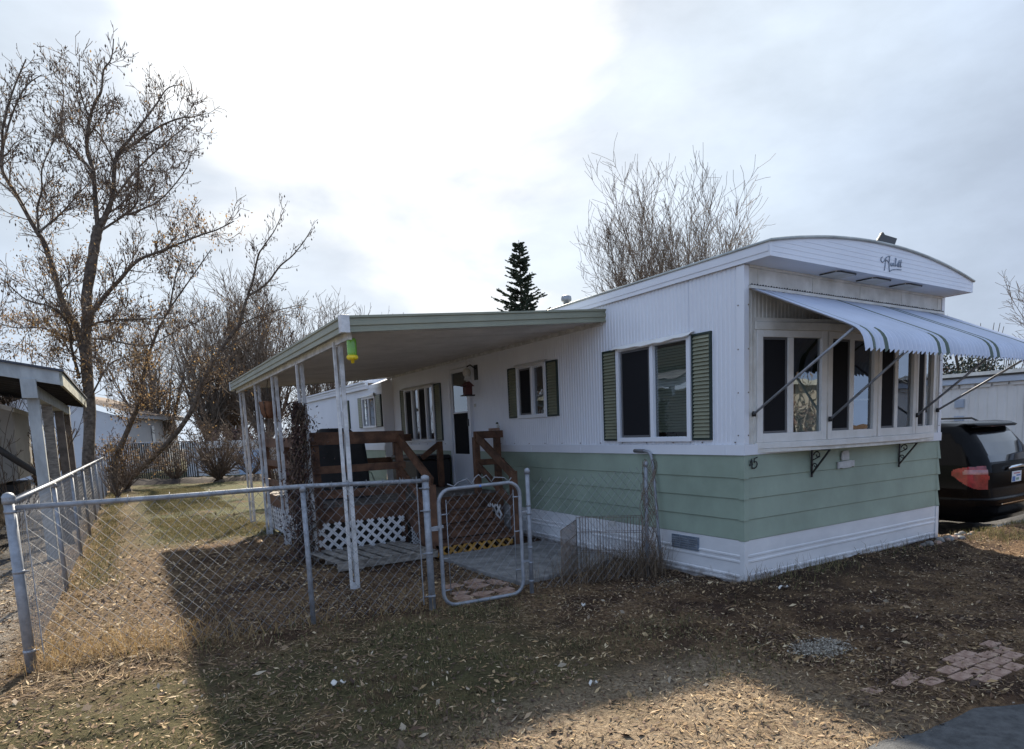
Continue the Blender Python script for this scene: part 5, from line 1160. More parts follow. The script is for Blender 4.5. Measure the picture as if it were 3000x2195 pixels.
# ================================================================ carport at the left edge
cpn = thing('carport', 'weathered grey wooden carport with shingle roof at the left edge', 'carport', (-8, 9.5, 0))
CXR, CY0, CY1 = -5.53, 7.10, 13.2
def cz(x): return 2.40 + (CXR - x) * .185
mb = MB(); mb.prism([(CXR, cz(CXR) + .02), (CXR, cz(CXR) + .205), (-11.5, cz(-11.5) + .205), (-11.5, cz(-11.5) + .02)], 'y', CY0, CY0 + .04); mb.build('fascia', M['lbeige'], cpn)
mb = MB(); mb.box(CXR, CXR + .035, CY0, CY1, 2.41, 2.60); mb.build('side_fascia', M['mossy'], cpn)
mb = MB(); mb.prism([(CXR + .06, cz(CXR) + .195), (CXR + .06, cz(CXR) + .225), (-11.6, cz(-11.6) + .225), (-11.6, cz(-11.6) + .206)], 'y', CY0 - .04, CY1 + .05); mb.build('roof', M['shingle'], cpn)
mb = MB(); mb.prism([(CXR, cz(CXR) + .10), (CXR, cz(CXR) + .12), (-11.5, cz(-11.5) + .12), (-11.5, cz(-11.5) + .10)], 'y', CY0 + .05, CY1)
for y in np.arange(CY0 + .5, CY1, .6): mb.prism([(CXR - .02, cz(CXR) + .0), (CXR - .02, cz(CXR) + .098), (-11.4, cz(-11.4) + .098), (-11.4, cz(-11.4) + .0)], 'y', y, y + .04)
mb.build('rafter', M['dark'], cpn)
mb = MB(); mb.box(-5.93, -5.79, CY0 + .05, CY1, 2.25, 2.42); mb.build('beam', M['lbeige'], cpn, .005)
mb = MB(); mb.box(-5.955, -5.785, CY0 - .02, CY0 + .045, 2.24, 2.50); mb.build('beam_end', M['lbeige'], cpn, .005)
for y, m_ in ((7.32, 'lbeige'), (9.1, 'pallet'), (11.3, 'deckfl'), (13.0, 'deckfl')):
    mb = MB(); mb.box(-5.925, -5.795, y - .065, y + .065, 0, 2.25); pp_ = mb.build('post', M[m_], cpn, .006)
    mb = MB(); mb.prism([(y + .066, 2.24), (y + .066, 1.85), (y + .36, 2.24)], 'x', -5.885, -5.845); mb.build('gusset', M[m_], pp_)
tr = thing('travel_trailer', 'beige travel trailer parked under the carport, wheel arch and sloping white roof edge showing', 'trailer', (-9, 10.8, 0))
arch = [(-7.25 + .42 * math.cos(a), .86 + .42 * math.sin(a)) for a in np.linspace(math.pi, 0, 14)]
body = [(-12.5, .95)] + [(-7.75, .95)] + [(x, max(.95, z)) for x, z in arch] + [(-6.45, 1.05), (-6.42, 2.22), (-7.3, 2.52), (-12.5, 2.75)]
mb = MB(); mb.prism(body, 'y', 10.3, 12.4); mb.build('body', M['beige'], tr, .02)
mb = MB(); mb.prism([(-6.40, 2.20), (-6.40, 2.28), (-7.3, 2.60), (-12.5, 2.83), (-12.5, 2.755), (-7.3, 2.525)], 'y', 10.24, 12.46); mb.build('roof_edge', M['cream'], tr)
mb = MB(); mb.box(-12.4, -6.5, 10.5, 12.2, .62, .95); mb.build('chassis', M['black'], tr)
for y in (10.45, 12.2): mb = MB(); mb.tube([(-7.25, y - .1, .36), (-7.25, y + .1, .36)], .36, 24, sm=False); mb.build('wheel', M['rubber'], tr)
dc = thing('parked_car', 'dark car standing in the shade under the carport at the far left', 'car', (-8, 9, 0))
lev3 = [(.2, 2.0, .1, 1.6, .2), (.4, 2.2, 0, 1.75, .3), (.75, 2.2, 0, 1.75, .35), (.85, 2.1, .03, 1.7, .4), (1.12, 1.2, .2, 1.55, .35), (1.2, .8, .3, 1.45, .3)]
ps = car_body('parked_car', -8.75, 7.9, 0, lev3, 4, M['paint_blk'], lambda x, y, z: 'window' if .90 < z < 1.10 else 'body', rear=0)
parts_build(ps, dict(body=M['paint_blk'], window=M['cglass']), dc)
for cx, cy in ((-7.4, 8.0), (-10.1, 8.0), (-7.4, 9.5), (-10.1, 9.5)): mb = MB(); mb.tube([(cx, cy - .1, .31), (cx, cy + .1, .31)], .31, 20, sm=False); mb.build('wheel', M['rubber'], dc)
lpz = thing('leaning_pole', 'dark wooden pole leaning down behind the side fence under the carport', 'pole', (-6.2, 8.3, 0))
mb = MB(); mb.tube([(-6.62, 8.2, 1.78), (-6.22, 8.5, 1.36), (-5.90, 8.72, 1.04), (-5.74, 8.85, .0)], .05, 8); mb.build('shaft', M['slat'], lpz)
# home across the road behind the camera: what the front windows mirror
ah = thing('mobile_home', 'beige mobile home with dark windows across the road, mirrored in the front panes', 'mobile home', (0, -19, 0))
mb = MB(); mb.box(-13, 16, -23, -19, .3, 3.0); mb.build('wall', M['beige'], ah)
mb = MB(); mb.box(-13, 16, -19.02, -18.99, .0, .9); mb.build('skirting', M['skirt'], ah)
mb = MB(); mb.box(3.2, 4.1, -19.03, -18.97, .9, 2.8); mb.build('door', M['deck'], ah)
mb = MB(); mb.box(-13.3, 16.3, -23.3, -18.6, 3.0, 3.25); mb.build('roof', M['roofm'], ah)
for x in (-10, -5, 1, 6, 11): mb = MB(); mb.box(x, x + 1.6, -19.001, -18.95, 1.3, 2.4); mb.build('window', M['cglass'], ah)
# ================================================================ trees
def grow(mb, p, d, L, r, lv, rg, curl=.25, up=.12, seg=4, sides=3, rmin=.004, kids=None, ends=None):
    p = Vector(p); d = Vector(d).normalized(); pts = [p.copy()]; rs = [r]
    for i in range(seg):
        d = (d + Vector((rg.gauss(0, curl), rg.gauss(0, curl), rg.gauss(0, curl) + up))).normalized()
        p = p + d * (L / seg); pts.append(p.copy()); rs.append(max(rmin, r * (1 - (i + 1) / seg * .8)))
    mb.tube(pts, rs, sides, cap=False, sm=True)
    if ends is not None: ends.append(pts[-1]); ends.append(pts[len(pts) // 2])
    if lv > 0 and kids:
        n = kids(lv, L)
        for k in range(n):
            t = rg.uniform(.18, .98) * seg; i = min(seg - 1, int(t)); q = pts[i].lerp(pts[i + 1], t - i); ax = (pts[i + 1] - pts[i]).normalized()
            a = rg.uniform(0, 6.28); o = ax.orthogonal().normalized(); o = Matrix.Rotation(a, 3, ax) @ o; sp = rg.uniform(.45, .95)
            grow(mb, q, ax * math.cos(sp) + o * math.sin(sp), L * rg.uniform(.32, .62), max(rmin, rs[i] * .55), lv - 1, rg, curl, up, max(2, seg - 1), 3, rmin, kids, ends)
def traced_tree(name, label, limbs, seed, dens, Lr, leafz, npods, nleaf, sides=8, bk='bark'):
    rg = random.Random(seed); base = limbs[0][0][0]
    t = thing(name, label, 'tree', (base[0], base[1], 0))
    mb = MB(); tw = MB(); ends = []
    for pts, r0, r1 in limbs:
        P = [Vector(p) for p in pts]; sm = []
        for i in range(len(P) - 1):                          # catmull-rom through the traced joints
            a, b, c, d = P[max(0, i - 1)], P[i], P[i + 1], P[min(len(P) - 1, i + 2)]
            for k in range(4):
                u = k / 4; sm.append(.5 * ((2 * b) + (c - a) * u + (2 * a - 5 * b + 4 * c - d) * u * u + (3 * b - a - 3 * c + d) * u ** 3))
        sm.append(P[-1]); n = len(sm)
        if P[0].z < .6: sm[0].z = min(sm[0].z, -.1)
        r0 = r0 * .78; rs = [(r0 + (r1 - r0) * (i / (n - 1)) ** .8) * (1 + .06 * math.sin(i * 1.7)) * (1.25 if (i == 0 and P[0].z < .6) else 1) for i in range(n)]
        mb.tube(sm, rs, sides, cap=False)
        acc = 0
        for i in range(n - 1):
            sl = (sm[i + 1] - sm[i]).length; acc += sl * dens; ax = (sm[i + 1] - sm[i]).normalized()
            if rs[i] > .13: acc = min(acc, .5)
            while acc > 1:
                acc -= 1; a = rg.uniform(0, 6.28); o = Matrix.Rotation(a, 3, ax) @ ax.orthogonal().normalized(); sp = rg.uniform(.45, 1.05)
                L_ = rg.uniform(*Lr) * (1 - .68 * i / n)
                grow(tw, sm[i].lerp(sm[i + 1], rg.random()), ax * math.cos(sp) + o * math.sin(sp), L_, min(.022, rs[i] * .5), 2 if L_ > .7 else 1, rg, .17, .12, 4, 3, .0072, lambda lv, L: int(2 + L * (4.6 if lv == 2 else 3.6)), ends)
    mb.build('trunk', M[bk], t); tw.build('twig', M['twig'], t)
    E_ = np.array([list(e) for e in ends])
    if npods:
        idx = nr.choice(len(E_), min(npods, len(E_) * 3)); p = E_[idx] + nr.normal(0, .07, (len(idx), 3)); p[:, 2] -= .05
        w = nr.uniform(.014, .028, len(idx)); h = nr.uniform(.06, .15, len(idx)); a = nr.uniform(0, 6.28, len(idx)); ca, sa = np.cos(a) * w, np.sin(a) * w
        V_ = np.stack([p, p + np.stack([ca, sa, -h * .6], -1), p + np.stack([ca * .1, sa * .1, -h], -1), p + np.stack([-ca, -sa, -h * .55], -1)], 1).reshape(-1, 3)
        o = big('seed_pod', V_ - np.array([base[0], base[1], 0]), np.arange(len(V_)).reshape(-1, 4), M['pods'], 'stuff'); o.parent = t
    if nleaf:
        wgt = np.clip((leafz - E_[:, 2]) / leafz, 0.02, 1) ** 1.1; wgt *= (vnoise(E_[:, 0] * .8, E_[:, 2] * .8, 1.0, seed) > .35) * 1. + .25; wgt /= wgt.sum()
        idx = nr.choice(len(E_), nleaf, p=wgt); p = E_[idx] + nr.normal(0, .13, (len(idx), 3))
        V_, F_ = leaf_soup(p, nr.uniform(.035, .095, len(p)), .9, 1.6); o = big('dead_leaf', V_ - np.array([base[0], base[1], 0]), F_, M['oleaf'], 'stuff'); o.parent = t
    return t
traced_tree('ash_tree', 'tall bare tree hung with seed pods and orange leaves, its trunk behind the carport corner', ASH, 3, 5.6, (.5, 1.8), 10.0, 5200, 9000)
traced_tree('ash_tree', 'slim bare stem curving up to the right between the tall tree and the leaning one', STEM, 5, 4.6, (.4, 1.4), 9.0, 1100, 2600)
traced_tree('ash_tree', 'bare tree leaning far to the right towards the patio cover', LEANING, 8, 4.4, (.4, 1.5), 9.0, 1000, 1300)
def vase_tree(name, label, base, H, spread, nst, seed, m='twig2', lv=2, r0=.09, rmin=.008, dens=3.0, stem_h=1.2, lean=(0, 0), up=.10, group=None, cat='tree', trunk_r=.16):
    rg = random.Random(seed); t = thing(name, label, cat, (base[0], base[1], 0), group); b = Vector((base[0], base[1], 0))
    mb = MB(); top = b + Vector((0, 0, stem_h)); mb.tube([b - Vector((0, 0, .1)), b + Vector((.02, .01, stem_h * .5)), top], [trunk_r * 1.15, trunk_r, trunk_r * .9], 8, cap=False); mb.build('trunk', M['bark'], t)
    tw = MB()
    for k in range(nst):
        a = 2 * math.pi * k / nst + rg.uniform(-.4, .4); sp = spread * math.sqrt(rg.uniform(.02, 1)); L = (H - stem_h) * rg.uniform(.72, 1.02) * (1 - .22 * sp)
        d = Vector((math.cos(a) * sp + lean[0], math.sin(a) * sp + lean[1], 1)).normalized(); p = top - Vector((0, 0, stem_h * .35 * rg.random())); pts = [p.copy()]; n = 9; rs = [r0]
        for i in range(n):
            d = (d + Vector((rg.gauss(0, .09), rg.gauss(0, .09), up))).normalized(); p = p + d * L / n; pts.append(p.copy()); rs.append(max(rmin, r0 * (1 - (i + 1) / n) ** .9))
        tw.tube(pts, rs, 5, cap=False)
        acc = 0
        for i in range(1, n):
            acc += dens * L / n
            while acc > 1:
                acc -= 1; ax = (pts[i + 1] - pts[i]).normalized(); o = Matrix.Rotation(rg.uniform(0, 6.28), 3, ax) @ ax.orthogonal().normalized(); s = rg.uniform(.35, .8)
                grow(tw, pts[i].lerp(pts[i + 1], rg.random()), ax * math.cos(s) + o * math.sin(s), L * rg.uniform(.12, .30) * (1.15 - .6 * i / n), max(rmin, rs[i] * .5), lv - 1, rg, .14, up * 1.3, 4, 3, rmin, lambda l, q: int(2 + q * 2.2))
    tw.build('branch', M[m], t); return t
vase_tree('bare_tree', 'big round bare tree rising behind the roof of the white home', (15.8, 17.0), 12.9, .76, 46, 21, dens=5.0, r0=.06, rmin=.0072, stem_h=2.6, up=.11)
GRP = 'bare trees crowded behind the leaning tree'
for i, (x, y, h, sp, sd, lab) in enumerate(((-.6, 39.5, 10.6, .62, 31, 'left bushy bare tree in the far row beyond the yard'), (2.3, 38.5, 12.4, .60, 32, 'tallest bushy bare tree in the far row beyond the yard'), (5.4, 36.6, 10.6, .62, 33, 'right bushy bare tree in the far row, beside the patio roof edge'), (9.2, 36., 8.8, .6, 34, 'low bare tree peeping over the patio roof corner'), (-3.3, 41.5, 9.4, .62, 35, 'leftmost bushy bare tree of the far row, behind the leaning tree'), (1.0, 42.5, 11.6, .6, 36, 'bushy bare tree set back between the two middle ones of the far row'))):
    vase_tree('bare_tree', lab, (x, y), h, sp, 22, sd, dens=3.6, r0=.085, rmin=.011, stem_h=1.3, up=.10)
vase_tree('bare_tree', 'thin bare tree standing behind the carport roof at far left', (-8.4, 17.5), 7.2, .8, 10, 41, m='twig', dens=3.0, r0=.05, rmin=.006)
vase_tree('bare_tree', 'spindly bare sapling against the tall tree trunk', (-6.5, 15.2), 4.6, .5, 7, 42, m='twig', dens=3.2, r0=.03, rmin=.005, stem_h=.5, trunk_r=.05)
vase_tree('bare_tree', 'bare birch-like tree at the right edge above the neighbour roof', (43.5, 11.4), 11.5, .34, 12, 43, dens=4.2, r0=.08, rmin=.012, stem_h=2.0, up=.03)
vase_tree('bare_tree', 'small bare tree top showing above the window awning', (26.5, 12.0), 7.6, .35, 4, 44, dens=1.6, r0=.04, rmin=.008, stem_h=2.0)
vase_tree('shrub', 'leafless many-stemmed shrub at the back of the yard left of the patio posts', (-2.0, 24.0), 3.0, 1.5, 60, 51, m='twig', dens=5.0, r0=.022, rmin=.008, stem_h=.12, up=.03, cat='shrub', trunk_r=.20)
for x, y, h, sd, lab in ((-3.4, 25.6, 2.0, 55, 'low twiggy shrub in front of the black slatted fence'), (-.7, 25.0, 2.6, 56, 'dense leafless shrub nearest the outer patio post at the back of the yard'), (.9, 24.2, 2.4, 57, 'leafless shrub at the back of the yard seen between the patio posts'), (-5.0, 22.2, 2.2, 58, 'twiggy thicket round the foot of the leaning tree')):
    vase_tree('shrub', lab, (x, y), h, 1.2, 30, sd, m='twig', dens=5, r0=.018, rmin=.0075, stem_h=.1, up=.03, cat='shrub', trunk_r=.14)
for x, y, h, sd, lab in ((-7.6, 14.6, 4.2, 59, 'bare sapling showing above the carport roof edge'), (-6.3, 12.4, 3.6, 60, 'thin leafless sapling beside the rear carport posts')):
    vase_tree('bare_tree', lab, (x, y), h, .55, 9, sd, m='twig', dens=4.5, r0=.025, rmin=.0055, stem_h=.5, trunk_r=.04)
vase_tree('shrub', 'tangled dark shrub growing through the far end of the side fence', (-5.2, 17.5), 1.7, 1.1, 16, 52, m='twig', dens=5, r0=.014, rmin=.004, stem_h=.15, cat='shrub', trunk_r=.08)
vase_tree('shrub', 'bare shrub in front of the trailer under the carport', (-6.55, 9.8), 2.3, .7, 12, 53, m='twig', dens=4, r0=.014, rmin=.004, stem_h=.2, cat='shrub', trunk_r=.05)
vase_tree('shrub', 'dark leafless shrub beyond the deck between the patio posts', (-1.9, 12.6), 2.6, .5, 16, 54, m='twig', dens=4, r0=.02, rmin=.005, stem_h=.3, cat='shrub', trunk_r=.08)
def brush(name, label, cat, c, rad, n, seed, m, size, stems=True):
    g = np.random.default_rng(seed); t = thing(name, label, cat, (c[0], c[1], 0))
    nb = 9; cs = g.normal(0, .45, (nb, 3)) * np.array(rad); cs[:, 2] = np.minimum(np.abs(cs[:, 2]), rad[2] * .30) + rad[2] * .30; k = g.integers(0, nb, n)
    v = g.normal(0, 1, (n, 3)); v /= np.linalg.norm(v, axis=1)[:, None]; p = cs[k] + v * (g.uniform(.3, 1, n) ** .5)[:, None] * np.array(rad) * .42; p[:, 2] = np.clip(p[:, 2], .05, None)
    V_, F_ = leaf_soup(p, g.uniform(size * .5, size, n), .9, 1.8); o = big('foliage', V_, F_, M[m]); o.parent = t
    mb = MB(); rg = random.Random(seed)
    for i in range(14): a = rg.uniform(0, 6.28); mb.tube([(c[0], c[1], -.1), (c[0] + math.cos(a) * rad[0] * .3, c[1] + math.sin(a) * rad[1] * .3, rad[2] * .6), (c[0] + math.cos(a) * rad[0] * .6, c[1] + math.sin(a) * rad[1] * .6, rad[2] * 1.2)], [.05, .03, .012], 4, cap=False)
    mb.build('trunk', M['bark'], t); return t
brush('hedge_tree', 'reddish brown brush behind the back fence, left of the patio', 'brush', (1.5, 33.5), (3.6, 2.5, 2.3), 5200, 61, 'rhedge', .20)
brush('hedge_tree', 'reddish brown thicket far behind the patio posts', 'brush', (6.2, 30.0), (3.4, 2.2, 2.6), 4200, 62, 'rhedge', .20)
for i, (x, y, h, lab) in enumerate(((25.5, 9.0, 2.5, 'dark evergreen right of the bow window, above the neighbour roof'), (28.5, 9.3, 2.2, 'dark evergreen under the window awning, second behind the neighbour roof'), (31.0, 8.0, 2.6, 'dark evergreen at the right edge behind the neighbour roof'), (24.6, 10.9, 2.2, 'reddish shrub close to the bow window corner, above the neighbour roof'))):
    brush('hedge_tree', lab, 'evergreen', (x, y), (2.2, 1.6, h * 1.75), 4200, 70 + i, 'hedge' if i < 3 else 'rhedge', .22)
def spruce(label, base, H, R_, seed):
    rg = random.Random(seed); t = thing('spruce_tree', label, 'tree', (base[0], base[1], 0))
    mb = MB(); mb.tube([(base[0], base[1], -.1), (base[0] + .03, base[1], H * .5), (base[0], base[1], H)], [.17, .10, .012], 8, cap=False); 
    pos = []; z = 1.0
    while z < H - .25:
        f = (H - z) / (H - 1.0); L = R_ * f ** .80 * rg.uniform(.8, 1.1) + .06; n = 8 if f > .25 else 6
        for k in range(n):
            a = rg.uniform(0, 6.28); l = L * rg.uniform(.5, 1.15); dz = -.10 * l * f + .22 * (1 - f) * l; pts = []
            for i in range(6):
                s = i / 5; pts.append(Vector((base[0] + math.cos(a) * l * s, base[1] + math.sin(a) * l * s, z + dz * s + .20 * l * s * s)))
            mb.tube(pts, [.018 * (1 - .7 * i / 5) for i in range(6)], 4, cap=False)
            m_ = int(12 + l * 32)
            for q in range(m_):
                s = rg.uniform(.12, 1.0); i = min(4, int(s * 5)); p = pts[i].lerp(pts[i + 1], s * 5 - i); side = rg.choice((-1, 1)); ll = rg.uniform(.10, .24) * (1.1 - .5 * s) + .05
                d = Vector((math.cos(a + side * rg.uniform(.5, 1.1)), math.sin(a + side * rg.uniform(.5, 1.1)), rg.uniform(-.15, .45))); pos.append((p, d.normalized(), ll))
        z += .12 + .08 * rg.random()
    mb.build('trunk', M['bark'], t); nb = MB()
    for p, d, ll in pos:
        o = d.cross(Vector((0, 0, 1))).normalized() * .036; e = p + d * ll; up = Vector((0, 0, .034))
        nb.add([p - o * .5, p + d * ll * .5 - o, e, p + d * ll * .5 + o], [(0, 1, 2, 3)]); nb.add([p - up * .5, p + d * ll * .5 - up, e, p + d * ll * .5 + up], [(0, 1, 2, 3)])
    nb.build('needles', M['needle'], t); return t
spruce('dark green spruce with a pointed top behind the patio roof', (12.3, 24.3), 11.0, 2.85, 81)

# ================================================================ ground cover
def mask_pts(n, x0, x1, y0, y1, dens):
    p = np.stack([nr.uniform(x0, x1, n), nr.uniform(y0, y1, n)], -1); k = nr.random(n) < dens(p[:, 0], p[:, 1]); return p[k]
def no_build(x, y):
    ok = ~((x > -.02) & (x < 3.72) & (y > -.02)); ok &= ~((x > -2.85) & (x < 0) & (y > 3.5)); ok &= ~((x > -1.62) & (x < 0) & (y > 1.75) & (y < 3.6)); ok &= ~((x > 4.2) & (y > -.25)); return ok
def onroad(x, y): return y < road_edge(x) + (vnoise(x, 0 * x, 2.2, 5) - .5) * .22 - .02
def put(p, extra=0.): return np.concatenate([p, (gz(p[:, 0], p[:, 1]) + extra)[:, None]], 1)
# litter: pale chips everywhere, thicker by the road and in the sunny corner; browner in front of the home
def d1(x, y):
    base = .35 + .55 * smooth(-.2, -1.3, y) * smooth(.5, -1.5, x) + .35 * smooth(-4.2, -5., x); base = base * (.30 + 1.3 * vnoise(x, y, 1.7, 21) ** 1.4) * no_build(x, y); return base * np.where(onroad(x, y), .03, 1)
p = mask_pts(190000, -8.2, 4.5, -3.6, 3.2, d1); s = nr.gamma(2.6, .0062, len(p)) + .006
V_, F_ = leaf_soup(put(p, .005), s * 1.2, .3, 3.0); big('leaf_litter', V_, F_, M['chip'], 'stuff')
def d2(x, y): return (.10 + 1.1 * vnoise(x, y, 1.3, 22) ** 1.6) * no_build(x, y) * np.where(onroad(x, y), .02, 1)
p = mask_pts(170000, -6.5, 6.5, -3.6, 4.5, d2); s = nr.gamma(2.6, .0065, len(p)) + .007
V_, F_ = leaf_soup(put(p, .004), s * 1.2, .35, 2.8); big('leaf_litter', V_, F_, M['chipd'], 'stuff')
def d3(x, y): return (.3 + .7 * vnoise(x, y, .9, 23)) * no_build(x, y) * (.25 + .75 * smooth(8., 5., y))
p = mask_pts(60000, -8.5, -2.6, 3.0, 14.0, d3); s = nr.gamma(2.6, .0085, len(p)) + .010
V_, F_ = leaf_soup(put(p, .006), s * 1.2, .35, 2.6); big('leaf_litter', V_, F_, M['chip'], 'stuff')
p = mask_pts(420, -7.5, 3, -3.4, 3.5, lambda x, y: no_build(x, y) * 1.); V_, F_ = leaf_soup(put(p, .010), nr.uniform(.03, .06, len(p)), .45, 1.6); big('fallen_leaf', V_, F_, M['oleaf'] if False else M['chip'], 'stuff')
def blades(name, p, h, w, m, lean=.5):
    n = len(p); a = nr.uniform(0, 6.28, n); b = nr.uniform(0, 6.28, n); l = np.abs(nr.normal(0, lean, n)) ; h = h * nr.uniform(.5, 1.25, n); w = w * nr.uniform(.7, 1.2, n)
    d = np.stack([np.cos(a), np.sin(a), 0 * a], -1); o = np.stack([np.cos(b), np.sin(b), 0 * b], -1) * w[:, None] * .5; up = np.array([0, 0, 1.])
    m1 = p + d * (h * l * .35)[:, None] + up * (h * .6)[:, None]; m2 = p + d * (h * l)[:, None] + up * (h * np.clip(1 - l * .35, .15, 1))[:, None]
    V_ = np.stack([p - o, p + o, m1 + o * .7, m1 - o * .7, m1 - o * .7, m1 + o * .7, m2 + o * .15, m2 - o * .15], 1).reshape(-1, 3); return big(name, V_, np.arange(len(V_)).reshape(-1, 4), m, 'stuff')
def g1(x, y):
    f = smooth(1.45, .9, y) * smooth(-2.9, -.9, y) * smooth(-.5, -2.4, x) * smooth(-6.4, -5.4, x); return np.clip((.6 * vnoise(x, y, 1.25, 31) + .4 * vnoise(x, y, 3.5, 37) - .47) * 3.6, 0, 1) * f
p = mask_pts(75000, -6.5, -.3, -3., 1.6, g1); blades('grass', put(p), .042, .0045, M['grass'], .9)
p = mask_pts(22000, -6.3, 5.2, -1.1, 1.5, lambda x, y: np.clip((vnoise(x, y, 1.5, 35) - .42) * 2.2, 0, 1) * no_build(x, y) * (np.exp(-((y + .12) / .35) ** 2) * (x > -.6) + np.exp(-((y - 1.35) / .16) ** 2) * (x < -2.6) * .8)); blades('grass', put(p), .085, .006, M['grass'], .7)
def g2(x, y): return np.clip((vnoise(x, y, .7, 32) - .22) * 3, 0, 1) * smooth(-4.75, -4.2, x) * smooth(7.2, 8.8, y) * no_build(x, y) + .5 * np.exp(-((x + 5.3) / .18) ** 2) * (y > 4)
p = mask_pts(260000, -5.7, -1.4, 4.5, 22.0, g2); blades('grass', put(p), .05, .008, M['grass'], .8)
p = mask_pts(6500, -7.0, 2.5, -3.2, 2.5, lambda x, y: np.clip((vnoise(x, y, 1.1, 41) - .42) * 3, 0, 1) * no_build(x, y) * (1 - .9 * onroad(x, y)) * (.25 + .75 * smooth(-.8, -2.4, x))); V_, F_ = leaf_soup(put(p, .010), nr.gamma(2.2, .010, len(p)) + .010, .55, 1.7); M['pale'] = mat('pale_dead_leaf', (.3, .25, .2), .9, cols=[(.25, .20, .145), (.31, .255, .185), (.19, .14, .095), (.15, .105, .072), (.36, .30, .22), (.12, .082, .055)]); big('fallen_leaf', V_, F_, M['pale'], 'stuff')
def straws(n, box, dens, l0, l1, m):                           # long dry stalks lying flat
    p = mask_pts(n, *box, dens); k = len(p); a = nr.uniform(0, 6.28, k); l = nr.uniform(l0, l1, k); w = nr.uniform(.0011, .0022, k); c = nr.normal(0, .18, k)
    d = np.stack([np.cos(a), np.sin(a)], -1); o = np.stack([-d[:, 1], d[:, 0]], -1); z0 = .008 + nr.uniform(0, .02, k); q = []
    for s, cc in ((-.5, 0), (0, 1), (.5, 0)):
        m_ = p + d * (l * s)[:, None] + o * (l * c * cc)[:, None]
        for e in (-1, 1): xy = m_ + o * (w * e)[:, None]; q.append(np.concatenate([xy, (gz(m_[:, 0], m_[:, 1]) + z0)[:, None]], 1))
    V_ = np.stack([q[0], q[1], q[3], q[2], q[2], q[3], q[5], q[4]], 1).reshape(-1, 3); return big('straw', V_, np.arange(len(V_)).reshape(-1, 4), m, 'stuff')
straws(30000, (-7, 3, -3.3, 2.2), lambda x, y: np.clip((vnoise(x, y, 1.4, 43) - .3) * 2, 0, 1) * no_build(x, y) * (1 - .95 * onroad(x, y)) * (.25 + .75 * smooth(-.6, -2.2, x)), .03, .10, M['chip'])
straws(900, (-5.6, -2.4, 1.0, 2.3), lambda x, y: .12 + .8 * smooth(-4.3, -5.0, x), .12, .4, M['chip'])
p = mask_pts(12000, 3.72, 7.0, -1.3, -.05, lambda x, y: np.clip((vnoise(x, y, 2.2, 45) - .25) * 2, 0, 1) * np.exp(-((y + .55) / .3) ** 2)); blades('grass', put(p), .075, .005, M['grass'], .8)
# dry grass: along the foot of the fence, thick in the sunny corner, and tufts against the home
def g3(x, y):
    fy = 1.645 + (x + 5.555) * (1.225 - 1.645) / 2.85
    return np.exp(-((y - fy - .02) / .13) ** 2) * (.25 + .75 * smooth(-3.9, -5., x)) * smooth(-2.5, -2.8, x) + .9 * np.exp(-((x + 5.1) / .42) ** 2 - ((y - 1.95) / .28) ** 2) + .35 * np.exp(-((x + 5.45) / .12) ** 2) * (y > 1.7)
p = mask_pts(26000, -5.75, -2.4, 1.0, 8.0, g3); blades('dry_grass', put(p), .11, .004, M['straw'], 1.6)
p = mask_pts(1500, -5.6, -2.6, 1.2, 1.9, g3); blades('dry_grass', put(p), .30, .004, M['straw'], .9)
def g4(x, y): return (np.exp(-((x + .42) / .16) ** 2 - ((y - .95) / .12) ** 2) + .5 * np.exp(-((x + .9) / .5) ** 2 - ((y - 1.1) / .12) ** 2) * .5)
p = mask_pts(14000, -1.8, 0, .6, 1.6, g4); M['weed'] = mat('dead_brown_weed', (.10, .07, .04), .9, cols=[(.10, .068, .042), (.15, .105, .065), (.07, .048, .032), (.19, .14, .09)]); blades('dry_weeds', put(p), .42, .0045, M['weed'], .6)
p = mask_pts(3200, -.5, 3.9, -.55, .1, lambda x, y: np.exp(-((y + .12) / .10) ** 2) * (.08 + .9 * np.exp(-((x - .18) / .22) ** 2)) * no_build(x, y)); blades('dry_weeds', put(p), .17, .004, M['weed'], .9)
p = mask_pts(2500, -5.2, -1.9, 1.1, 2.4, lambda x, y: .5 * np.exp(-((x + 2.75) / .12) ** 2 - ((y - 1.18) / .08) ** 2) + .02); blades('dry_grass', put(p), .2, .004, M['straw'], .8)
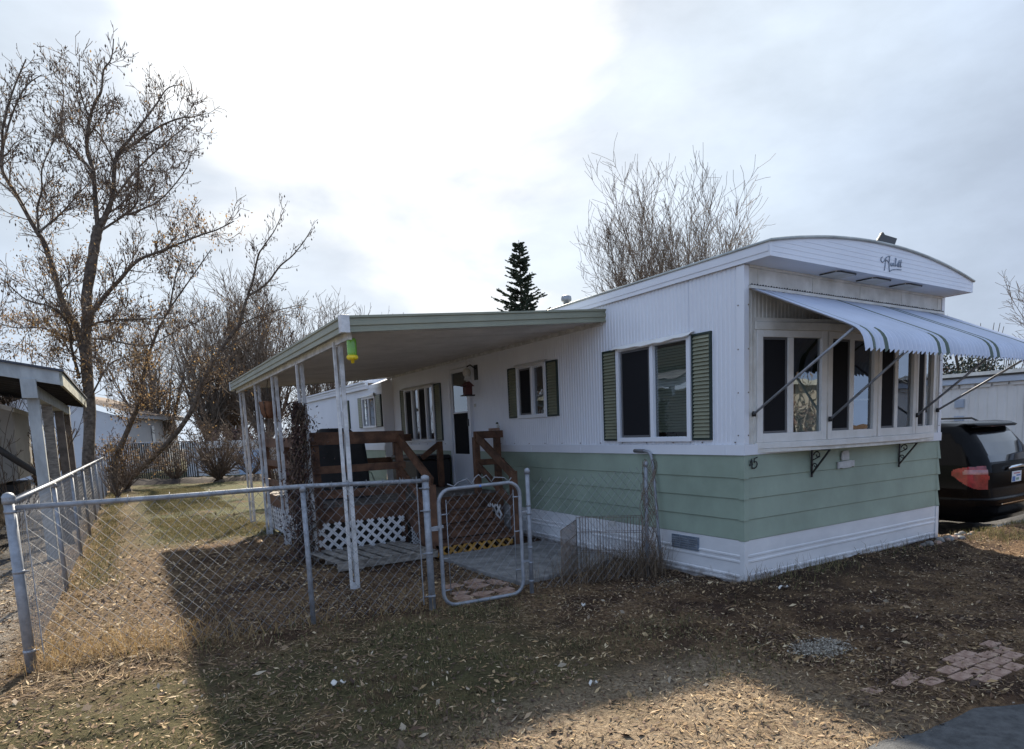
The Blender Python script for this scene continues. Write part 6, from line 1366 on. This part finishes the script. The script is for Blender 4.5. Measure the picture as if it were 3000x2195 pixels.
# gravel: a pale patch in front of the home, spill by the fence end, and grit along the road edge
def gravel(x, y): return np.exp(-(((x + .95) / .19) ** 2 + ((y + 1.46) / .12) ** 2) ** 2) + .35 * np.exp(-((x + .55) / .45) ** 2 - ((y - .62) / .16) ** 2) + .02 * np.exp(-((y - road_edge(x)) / .1) ** 2)
p = mask_pts(60000, -2.3, .8, -2.9, 1.1, gravel); V_, F_ = leaf_soup(put(p, .006), nr.uniform(.006, .018, len(p)), .3, 1.2); big('gravel_patch', V_, F_, M['gravel'], 'stuff')
p = mask_pts(40000, -1.4, -.5, -1.85, -1.1, lambda x, y: .42 * np.exp(-(((x + .95) / .21) ** 2 + ((y + 1.47) / .14) ** 2) ** 2)); V_, F_ = leaf_soup(put(p, .012), nr.uniform(.008, .022, len(p)), .3, 1.2); big('gravel_patch', V_, F_, M['gravel'], 'stuff')
p = mask_pts(9000, -8.3, -5.7, -1, 6.5, lambda x, y: .6 + 0 * x); V_, F_ = leaf_soup(put(p, .006), nr.uniform(.012, .035, len(p)), .3, 1.3); big('gravel_patch', V_, F_, M['gravel'], 'stuff')
# stones along the skirting near the van
for i in range(16):
    x = 2.9 + i * .085 + rng.uniform(-.03, .03); y = -.16 - .12 * rng.random(); r = rng.uniform(.03, .07); z = float(gz(x, y)); mb = MB()
    vs = []; 
    for a in range(5):
        for b in range(9): th = math.pi * a / 4; ph = 2 * math.pi * b / 9; q = r * (1 + .18 * math.sin(3 * ph + i) * math.sin(th) + .1 * math.cos(2 * th + i)); vs.append((x + q * math.sin(th) * math.cos(ph), y + q * math.sin(th) * math.sin(ph) * .8, z + q * .6 * math.cos(th) + r * .2))
    mb.add(vs, [(a * 9 + b, (a + 1) * 9 + b, (a + 1) * 9 + (b + 1) % 9, a * 9 + (b + 1) % 9) for a in range(4) for b in range(9)], 0, True); tag(mb.build('stone', M['brick'] if i % 3 == 0 else M['conc']), 'small rock in the row along the right end of the white skirting', 'rock', 'rocks along the skirting')

vase_tree('bare_tree', 'bare tree across the road mirrored in the bow window panes, left one', (-4.5, -15.5), 8.5, .6, 12, 91, dens=2.5, r0=.08, rmin=.012, stem_h=1.8)
vase_tree('bare_tree', 'bare tree across the road mirrored in the bow window panes, right one', (7.5, -16.0), 7.5, .7, 12, 92, dens=2.5, r0=.08, rmin=.012, stem_h=1.6)

brush('hedge_tree', 'round evergreen bush across the road mirrored in the bow window', 'evergreen', (1.5, -17.0), (2.2, 1.4, 2.6), 2600, 95, 'hedge', .2)
brush('hedge_tree', 'reddish brush across the road mirrored in the bow window', 'brush', (9.5, -17.0), (2.6, 1.4, 2.4), 2600, 96, 'rhedge', .2)
